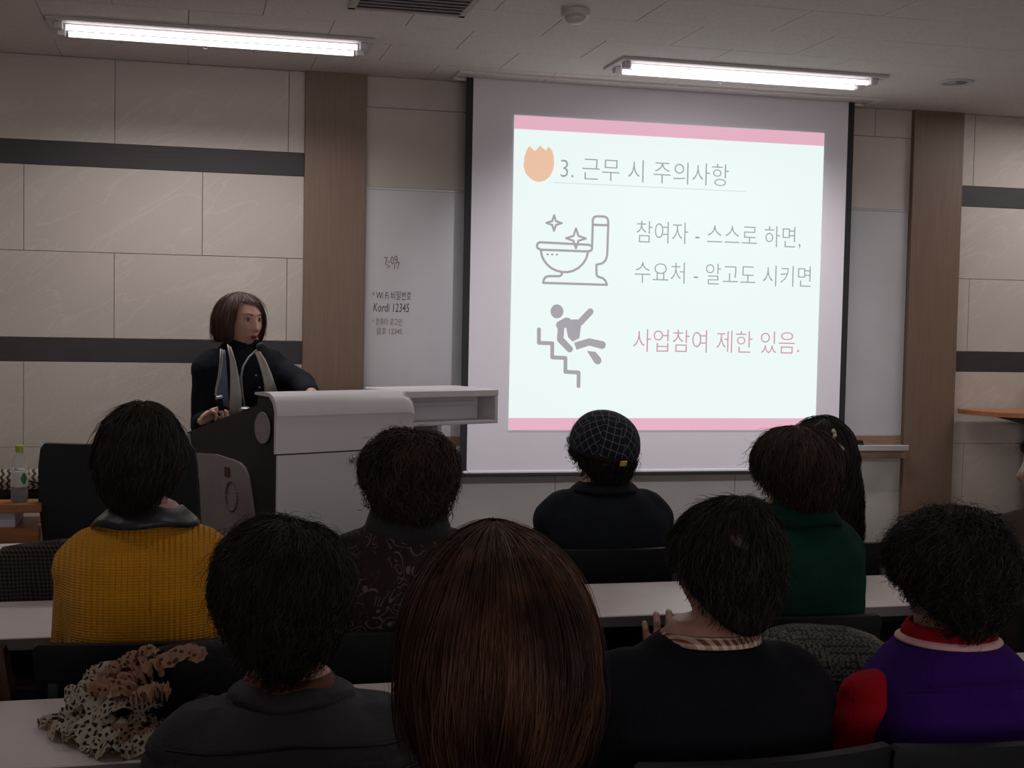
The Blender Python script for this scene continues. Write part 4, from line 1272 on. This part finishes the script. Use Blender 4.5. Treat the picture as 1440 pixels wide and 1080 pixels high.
band_collar(t, 'jacket_collar', 'quilt', (-.003, .03), .078, .076, .868, .895, .022, .008, 0, 0, wav=.003)
band_collar(t, 'inner_collar', mat('rust_knit', (.10, .025, .012), .8), (-.003, .03), .070, .068, .880, .908, .010, .006, 0, 0)

# brown-haired person nearest
BOB = dict(r=(.1035, .122, .130), tap=.30, tp=1.9, ends=(.95, 1.85, 2.25), lump=.005, lf=20, yo=-.010, drop=.80, swirl=.32, fp=1.2, sq=.95, pole=.75,
           strands=[(15000, 9, .0028, .0055, .0011, 16, .9, .03), (350, 9, .0022, .010, .0007, 16, 1.0, .5)])
M['brown_coat'] = fabric('brown_coat', (.020, .014, .012))
t, h, Rm, co = person('brown-haired person with a smooth bob, seen from behind nearest the camera', .316, 1.31, .955, .205, 1.284, (0, .0, 1.152), hyaw=-8, lean=.02,
                      hairst=BOB, hairm='hair_brown', seed=71, cloth='brown_coat', wr=(.004, 16), g=.02, J=None)

# man in dark sweater with plaid collar
M['dark_sweater'] = fabric('dark_sweater', (.007, .0065, .010), (.005, .0045, .007), 150, .5)
Jm = default_arms(.905, .215, .03)
lh = at(926, 893, 2.43)-Vector((.915, 2.16, 0))
Jm[0] = (Jm[0][0], (-.20, .17, .70), (lh.x+.0, lh.y-.01, lh.z-.10))
MANH = style(CURLY, r=(.104, .116, .122), ends=(.55, .93, 2.15), lump=.004, lf=40, tap=.22, drop=.90, fp=1.0, pole=-.5,
             strands=[(6500, .26, .0028, .006, .0014, 7, .8, .02), (400, .2, .003, .014, .0009, 7, 1.0, .6)])
t, h, Rm, co = person('man with thinning crown, plaid shirt collar and dark sweater, near centre right', .915, 2.16, .895, .222, 1.199, (.026, .03, 1.072), hyaw=9, hpitch=-6, lean=.03,
                      skin='skin2', hairst=MANH, hairm='hair_black', seed=81, cloth='dark_sweater', wr=(.004, 12), g=.024, dep=1.1, J=Jm,
                      hands=[dict(curl=30, dir=(.10, .12, 1), up=(-.3, -1, .1), spread=.25), dict(curl=22)])
band_collar(t, 'plaid_collar', 'plaid_collar', (.004, .03), .084, .080, .932, .950, .012, .006, 0, -.004)
# the thin patch at the crown: scalp showing through
hp = Vector(h); bm = bmesh.new()
for j in range(1, 7):
    pass
cc = Rm @ Vector((-.010, -.105, .045))
ell(bm, hp+Rm @ Vector((-.022, -.101, .056)), (.032, .012, .032), Rm @ Matrix.Rotation(R(-38), 3, 'X'), 3)
pm_ = remesh(bm, .003, 1); displace(pm_, .0015, 260, 5); obj('bald_patch', pm_, mat('thin_scalp', (.085, .036, .028), .55, noise=(110, .6, (.010, .006, .005)), bump=(200, .5)), t)

# purple vest over red jumper
M['purple'] = fabric('purple_fleece', (.036, .006, .125), (.028, .004, .10), 200, .4)
M['red'] = fabric('red_jersey', (.33, .004, .012), (.24, .003, .010), 200, .3)
Jp = [((-.166, .03, .806), (-.235, .10, .58), (-.10, .19, .64)), ((.166, .03, .806), (.235, .10, .58), (.10, .19, .64))]
t, h, Rm, co = person('curly-haired person in a purple vest over a red jumper, near right', 1.41, 2.16, .895, .170, 1.176, (-.012, .03, 1.042), hyaw=10, hpitch=-4, lean=.03,
                      hairst=style(CURLY, r=(.118, .122, .122), ends=(.62, 1.10, 2.10), lump=.010, lf=60, tap=.44, sq=.85,
                                   strands=[(7500, .36, .007, .010, .0018, 9, 2.2, .04), (700, .3, .007, .022, .0010, 9, 1.8, .6)]), hairm='hair_black', seed=91,
                      cloth='purple', cloth_name='vest', wr=(.004, 12), g=.024, dep=1.1, J=Jp, sleeve='red', sk=.86, ball=False)
band_collar(t, 'red_collar', 'red', (-.004, .03), .078, .075, .920, .948, .012, .006, 0, 0)
band_collar(t, 'pink_trim', mat('pink_trim', (.62, .36, .36), .7), (-.004, .03), .090, .086, .914, .925, .010, .006, 0, 0)
bm = bmesh.new(); ell(bm, h+Rm @ Vector((-.080, .0, -.052)), (.005, .005, .006), None, 2); obj('earring', bm, 'steel', t)
bm = bmesh.new(); tube(bm, [(-.17, -.110, .86), (-.10, -.148, .868), (0, -.158, .872), (.10, -.148, .868), (.17, -.110, .86)], .0022, 6); obj('yoke_seam', bm, 'purple', t)

# person cut off by the right edge
M['taupe'] = fabric('taupe_coat', (.060, .045, .038))
t, h, Rm, co = person('person in a taupe coat cut off by the right edge, face turned to the screen', 2.315, 3.06, .995, .200, 1.242, (-.01, .03, 1.125), hyaw=38, lean=.02,
                      hairst=style(CURLY, r=(.094, .110, .122), ends=(.62, .85, 1.6), lump=.005, lf=40, tap=.4), hairm='hair_black', seed=101,
                      cloth='taupe', wr=(.005, 18), g=.022)

# ---------------- the speaker, standing behind the podium
SP = (.216, 5.99); SR = R(205)
L = lambda p: local(SP, SR, p)
hd = at(340, 452, 5.90); hl = L(hd)
wr_r = L(at(284, 593, 5.76)); el_r = L(at(286, 600, 5.98)); wr_l = L(at(436, 553, 5.66)); el_l = L((.500, 5.84, 1.205))
zs = 1.335; sw = .212; ln = .06
sR = (-(sw-.045), ln, zs-.075); sL = (sw-.045, ln, zs-.075)
# local -x is her right... she faces the room, so world-left is local +x
JJ = []
for p_, e_, w_ in ((None, el_l, wr_l), (None, el_r, wr_r)):
    s_ = -1 if e_.x < 0 else 1
    JJ.append(((s_*(sw-.045), ln, zs-.08), tuple(e_), tuple(w_)))
JJ.sort(key=lambda j: j[1][0])
M['speaker_coat'] = fabric('speaker_coat', (.010, .012, .018), (.007, .008, .012), 200, .3, .85)
rem = L(at(314, 574, 5.70))
hnds = []
for j in JJ:
    if abs(j[2][0]-wr_r.x) < 1e-4: hnds.append(dict(curl=58, dir=tuple((rem-wr_r).normalized()+Vector((0, 0, .15))), up=(.25, -.5, 1)))
    else: hnds.append(dict(curl=18))
SPH = dict(r=(.116, .116, .128), tap=.22, tp=2.6, ends=(.60, 1.90, 1.97), lump=.004, lf=22, yo=-.022, zo=-.004, drop=.78, fp=1.0, swirl=.08,
           strands=[(9000, 9, .0014, .004, .0018, 14, 1.0, .03)])
t, h, Rm, co = person('woman with reddish-brown bob and pale scarf speaking behind the podium, holding a remote', SP[0], SP[1], zs, sw, 1.61, hl+Vector((0, 0, .004)), hyaw=11, hpitch=-4,
                      lean=ln, rz=SR, skin='skin_light', hairst=None, cloth='speaker_coat', cloth_name='blouse', J=JJ, hands=hnds, standing=True, voxel=.0045, g=.016, wr=(.004, 26), seed=7, ears=False)


def speaker_hair():
    """bob open at the face: hem height depends on the angle round the head"""
    st = SPH
    global smax
    old = smax

    def sm(st_, phi):
        a = np.abs(phi); k = np.clip((a-R(38))/R(22), 0, 1); k = k*k*(3-2*k)
        side = np.where(phi > 0, 1.0, 1.0)
        front = .60+.14*np.sin(-phi*1.6)*(a < R(70))
        return front+(1.92*side-front)*k
    smax = sm
    hair(st, h, Rm, M['hair_speaker'], t, 7)
    smax = old


speaker_hair()
fp = lambda x, y, z: h+Rm @ Vector((x, y, z))
for s in (-1, 1):
    bm = bmesh.new(); ell(bm, fp(s*.031, .0765, .010), (.0145, .010, .0075), Rm, 3); eb = obj('eye', bm, 'eye', t)
    bm = bmesh.new(); ell(bm, fp(s*.031+.002, .0852, .0095), (.0058, .0025, .0060), Rm, 3); obj('iris', bm, 'iris', eb)
    bm = bmesh.new(); tube(bm, [fp(s*(.031+q*.017), .0855-.0035*q*q-(.003 if q*s > .5 else 0), .0165-.004*q*q) for q in (-1, -.5, 0, .5, 1)], [.001, .0018, .002, .002, .001], 6); obj('upper_eyelid', bm, 'iris', eb)
    bm = bmesh.new(); tube(bm, [fp(s*(.014+q*.036), .0935-.010*q*q, .030+.006*math.sin(q*2.4)) for q in (0, .25, .5, .75, 1)], [.002, .0034, .003, .0026, .001], 6, .6); obj('eyebrow', bm, mat('brow', (.05, .025, .02), .7), t)
bm = bmesh.new()
tube(bm, [fp(q*.020, .0975-.008*q*q, -.0605+.002*(1-abs(q))) for q in (-1, -.6, -.2, .2, .6, 1)], [.001, .003, .0038, .0038, .003, .001], 8)
tube(bm, [fp(q*.018, .0965-.008*q*q, -.0720-.001*(1-q*q)) for q in (-1, -.6, -.2, .2, .6, 1)], [.001, .0032, .0045, .0045, .0032, .001], 8)
obj('lips', bm, 'lip', t)
bm = bmesh.new(); ell(bm, fp(0, .0945, -.066), (.015, .004, .005), Rm, 2); obj('mouth', bm, mat('mouth_dark', (.02, .006, .006), .5), t)
# scarf: three hanging panels following the chest
scf = bpy.data.objects.new('scarf', None); C.objects.link(scf); scf.parent = t
M['scarf_white'] = mat('scarf_white', (.50, .47, .44), .6, noise=(12, .15, None), bump=(20, .4))
M['scarf_blue'] = mat('scarf_blue', (.13, .19, .27), .6, noise=(12, .3, None), bump=(20, .4))
M['scarf_beige'] = mat('scarf_beige', (.46, .40, .32), .6, noise=(12, .2, (.40, .40, .42)), bump=(20, .4))
cP = coords(co.data)


def front_y(x, z):
    return ln*min(1, max(0, (z-.9)/(zs-.9)))+.150+.012*(1.34-z)/.2-1.8*x*x


def panel(name, left, right, m, off=.010):
    """edges given as lists of world points seen on the chest, draped onto the cloth"""
    bm = bmesh.new(); rows_ = []
    n = len(left)
    for i in range(n):
        row = []
        for k in range(6):
            q = k/5; px = left[i][0]*(1-q)+right[i][0]*q; py = left[i][1]*(1-q)+right[i][1]*q
            w_ = L(at(px, py, 5.86)); y = front_y(w_.x, w_.z)
            # second pass along the view ray so that it sits on the chest
            for _ in range(3):
                d = (Matrix.Rotation(SR, 3, 'Z') @ Vector((w_.x, y, w_.z)))+Vector((SP[0], SP[1], 0))
                w_ = L(at(px, py, d.y)); y = front_y(w_.x, w_.z)
            row.append(Vector((w_.x, y+off+.004*math.sin(q*9+i), w_.z)))
        rows_.append(row)
    loop = [[*r_, *[p-Vector((0, .004, 0)) for p in reversed(r_)]] for r_ in rows_]
    rings_mesh(bm, loop); return obj(name, bm, m, scf)


panel('scarf_panel', [(309, 492), (308, 510), (306, 528), (302, 547), (302, 562)], [(315, 492), (317, 512), (319, 535), (320, 555), (321, 575)], 'scarf_blue', .011)
panel('scarf_border', [(308, 490), (306.5, 510), (304.5, 528), (301, 547), (300.5, 556)], [(311.5, 492), (312, 508), (309, 528), (304, 547), (303, 556)], 'scarf_white', .014)
panel('scarf_panel', [(318, 484), (321, 505), (322, 530), (322, 555), (320, 585)], [(323, 488), (330, 508), (335, 530), (338, 555), (338, 580)], 'scarf_white', .012)
panel('scarf_panel', [(357, 496), (361, 508), (366, 524), (370, 542), (371, 556)], [(362, 492), (372, 506), (380, 524), (386, 542), (390, 556)], 'scarf_beige', .012)
band_collar(t, 'blouse_collar', 'speaker_coat', (0, ln+.005), .074, .072, zs+.02, zs+.060, .016, .006, 30, 0)
for i, (px, py) in enumerate(((350, 527), (357, 544))):
    w_ = L(at(px, py, 5.86)); bm = bmesh.new(); ell(bm, (w_.x, front_y(w_.x, w_.z)+.003, w_.z), (.005, .003, .005), None, 2); obj('button', bm, 'steel', t)
# remote held in her hand
rt = thing('remote_control', 'small black presenter remote with silver tip in the speaker\'s hand', 'remote', at(310, 569, 5.69))
rx = Matrix.Rotation(R(-10), 3, 'Y') @ Matrix.Rotation(R(15), 3, 'X')
bm = bmesh.new(); box(bm, (0, 0, 0), (.026, .016, .060), rot=rx, bevel=.006, seg=2); hard('remote_body', bm, 'black', rt)
bm = bmesh.new(); box(bm, rx @ Vector((0, 0, .034)), (.027, .017, .012), rot=rx, bevel=.004, seg=2); hard('silver_tip', bm, mat('silver', (.7, .7, .7), .3, .6), rt)


# ------------------------------------------------------------------ clothes and bags left on chairs and desks
def drape(name, label, cat, m, x0, x1, yb, ztop, zbot, thick=.035, seed=1, skew=0.0, out=.0, cuts=36):
    """cloth folded over a chair back: front and back flap joined over the top"""
    bm = bmesh.new(); rg = random.Random(seed); cols = []
    for i in range(cuts+1):
        u = i/cuts; x = x0+(x1-x0)*u; col = []
        for j in range(26):
            v = j/25*2-1     # -1 camera side hem, 0 top, +1 far hem
            k = abs(v); s = -1 if v < 0 else 1
            z = ztop-(ztop-zbot)*max(k-.06, 0)/.94
            fold = math.sin(u*22+k*3+seed)*.012*k+math.sin(u*47+seed*2)*.005*k+math.sin(u*9+k*7)*.010*k
            y = yb+s*(thick*min(1, (k/.10))**.5+.03*k)+fold
            zz_ = z-.012*(2*u-1)**4-.02*(1-math.cos(u*6+seed))*.3
            col.append((x+skew*k*(.5-u)*.4+out*k*(u-.5), y, zz_))
        cols.append(col)
    bmv = [[bm.verts.new(p) for p in c_] for c_ in cols]
    for a, b in zip(bmv, bmv[1:]):
        for j in range(25): bm.faces.new((a[j], a[j+1], b[j+1], b[j]))
    me = bpy.data.meshes.new(name); bmesh.ops.solidify(bm, geom=list(bm.faces), thickness=.006); 
    o = obj(name, bm, m); return props(o, label, cat)


drape('houndstooth_jacket', 'houndstooth jacket draped over the front row chair at far left', 'jacket', 'houndstooth', -.49, -.01, 3.835, .868, .56, .045, 3, 0, .10)
M['fur'] = fabric('brown_drape', (.10, .055, .038), (.05, .028, .02))
drape('brown_coat', 'brown coat draped on the chair at the far left edge', 'coat', 'fur', -.86, -.36, 2.845, .846-.02, .50, .035, 8, .0, .12)

# black handbag behind the scarf
t = thing('handbag', 'soft black handbag on the near desk behind the leopard scarf', 'handbag', (.03, 2.56, .72), R(8))
bm = bmesh.new(); loft(bm, [(0, 0, .0, .155, .075, 2.6), (0, 0, .015, .165, .085, 2.6), (0, 0, .07, .155, .080, 2.4), (-.005, 0, .115, .12, .060, 2.3), (-.01, 0, .145, .08, .035, 2.2), (-.015, 0, .152, .04, .015, 2)])
bg = remesh(bm, .006, 3); displace(bg, .005, 40, 4); obj('bag_body', bg, mat('soft_leather', (.006, .0055, .006), .8, bump=(60, .4), spec=.2), t)
bm = bmesh.new(); tube(bm, [(.10, -.02, .10), (.14, -.03, .13), (.165, -.04, .10), (.16, -.05, .05)], .006, 8); obj('strap', bm, 'black', t)
for dx, dz in ((.150, .125), (.163, .092)):
    bm = bmesh.new(); tube(bm, [(dx+.008*math.cos(a*PI/6), -.048, dz+.010*math.sin(a*PI/6)) for a in range(13)], .002, 6); obj('buckle', bm, 'gold', t)


# leopard scarf: crumpled ribbons of cloth piled up
def ribbon_cloth(bm, pts, width, waves, amp, seed, tilt=0.0):
    rg = np.random.RandomState(seed); P = np.array(pts, float)
    n = 60; ts = np.linspace(0, len(P)-1, n); Q = np.stack([np.interp(ts, np.arange(len(P)), P[:, k]) for k in range(3)], 1)
    for _ in range(4): Q[1:-1] = (Q[:-2]+2*Q[1:-1]+Q[2:])/4
    T = np.gradient(Q, axis=0); T /= np.linalg.norm(T, axis=1, keepdims=True)
    up = np.array([0, 0, 1.0]); m_ = 9
    ph = rg.uniform(0, 6.28, 4); cols = []
    for i in range(n):
        B = np.cross(T[i], up); B /= np.linalg.norm(B)+1e-9; Nn = np.cross(B, T[i])
        e = min(1, i/6, (n-1-i)/6)*.5+.5; row = []
        for j in range(m_):
            q = (j/(m_-1)-.5)
            a = math.sin(i*waves*.55+ph[0])*amp*1.2*(abs(q)*2)+math.sin(i*waves*1.3+ph[1]+q*4)*amp*.5
            hgt = math.cos(q*PI)*width*.32+a
            row.append(Q[i]+B*q*width*e+Nn*(hgt*e)+Nn*q*tilt)
        cols.append(row)
    vs = [[bm.verts.new(p) for p in c_] for c_ in cols]
    fs = []
    for a, b in zip(vs, vs[1:]):
        for j in range(m_-1): fs.append(bm.faces.new((a[j], a[j+1], b[j+1], b[j])))
    return fs


def scarf_at(px, py, z):
    r = ray(px, py); return np.array(Vector((0, 0, HC))+r*((z-HC)/r.z))


sc_t = thing('scarf', 'leopard print scarf heaped on the near desk at left', 'scarf', (-.13, 2.48, .722))
o_ = np.array([-.13, 2.48, .722])
bm = bmesh.new()
lay = [([(70, 1030, .728), (110, 1025, .735), (150, 1045, .735), (200, 1050, .732), (235, 1020, .735)], .075, .9, .012),
       ([(95, 1005, .735), (130, 1020, .745), (175, 1030, .745), (225, 1010, .745), (240, 985, .75)], .070, .8, .012),
       ([(90, 1010, .745), (120, 990, .765), (165, 1000, .775), (210, 995, .770), (235, 975, .765)], .075, 1.1, .010),
       ([(100, 990, .765), (130, 965, .785), (165, 965, .795), (205, 975, .790), (228, 990, .775)], .070, .9, .010),
       ([(120, 960, .79), (150, 945, .81), (170, 955, .81), (165, 985, .795)], .060, 1.2, .008),
       ([(60, 1022, .727), (75, 1015, .729), (100, 1028, .733), (120, 1045, .733)], .045, .7, .008),
       ([(130, 1050, .728), (160, 1060, .729), (195, 1050, .730), (215, 1035, .732)], .05, 1.3, .012)]
for k, (pp, w_, wv, am) in enumerate(lay):
    ribbon_cloth(bm, [scarf_at(*p)-o_ for p in pp], w_, wv, am, k+3)
bmesh.ops.solidify(bm, geom=list(bm.faces), thickness=.0035)
for v_ in bm.verts: v_.co.z = max(v_.co.z, .0)
obj('ivory_folds', bm, 'leopard', sc_t)
bm = bmesh.new()
lay2 = [([(140, 985, .79), (165, 950, .82), (200, 930, .85), (225, 925, .86)], .070, .9, .012),
        ([(170, 985, .80), (190, 960, .82), (215, 945, .84), (245, 935, .855)], .065, 1.2, .012),
        ([(190, 985, .81), (215, 975, .83), (240, 975, .83)], .04, 1.4, .010),
        ([(225, 940, .85), (245, 925, .868), (268, 920, .872), (290, 926, .865)], .060, .35, .003)]
for k, (pp, w_, wv, am) in enumerate(lay2):
    ribbon_cloth(bm, [scarf_at(*p)-o_ for p in pp], w_, wv, am, k+30)
bmesh.ops.solidify(bm, geom=list(bm.faces), thickness=.0035)
obj('tan_folds', bm, 'tan_spots', sc_t)

# patterned bag on the right desk
t = thing('patterned_bag', 'black and grey ring-patterned bag on the desk between sweater and purple vest', 'bag', (1.35, 2.575, .72), R(-8))
bm = bmesh.new(); loft(bm, [(0, 0, .002, .175, .095, 3), (0, 0, .02, .185, .105, 3.2), (0, 0, .042, .180, .10, 3), (.0, .01, .075, .165, .085, 2.8), (-.01, .02, .105, .13, .06, 2.6), (-.02, .025, .122, .085, .035, 2.4), (-.025, .025, .127, .04, .015, 2)])
bg = remesh(bm, .005, 3); displace(bg, .004, 30, 14); obj('bag_body', bg, 'ring_lattice', t)
bm = bmesh.new(); tube(bm, [(-.17, -.095, .040), (0, -.108, .040), (.17, -.095, .042), (.19, .0, .045)], .0035, 6); obj('zip', bm, 'black', t)
bm = bmesh.new(); tube(bm, [(.15, .02, .05), (.19, .03, .045), (.215, .035, .04), (.235, .03, .035)], [.012, .016, .014, .008], 8); obj('strap', bm, 'black', t)


def sheet(label, x, y, w, h_, rz, z=.7202):
    bm = bmesh.new(); cols = []
    for i in range(9):
        cols.append([bm.verts.new((-w/2+w*i/8, -h_/2+h_*j/6, .0006+.006*abs(math.sin(i*.5+j*.3))*(i/8))) for j in range(7)])
    for a, b in zip(cols, cols[1:]):
        for j in range(6): bm.faces.new((a[j], a[j+1], b[j+1], b[j]))
    bmesh.ops.solidify(bm, geom=list(bm.faces), thickness=-.0005)
    o = obj('paper_sheet', bm, 'paper'); o.location = (x, y, z); o.rotation_euler = (0, 0, rz)
    return props(o, label, 'paper')


sheet('white paper sheet sticking out under the patterned bag', 1.23, 2.435, .21, .10, R(6))
sheet('white paper sheet beside the handbag, left of the woman in grey', .185, 2.60, .10, .14, R(-10))
sheet('white paper sheet on the desk beside the purple vest', 1.62, 2.70, .21, .10, R(8))
sheet('white paper sheet on the front row desk left of the checked cap', .98, 4.52, .21, .15, R(-5))
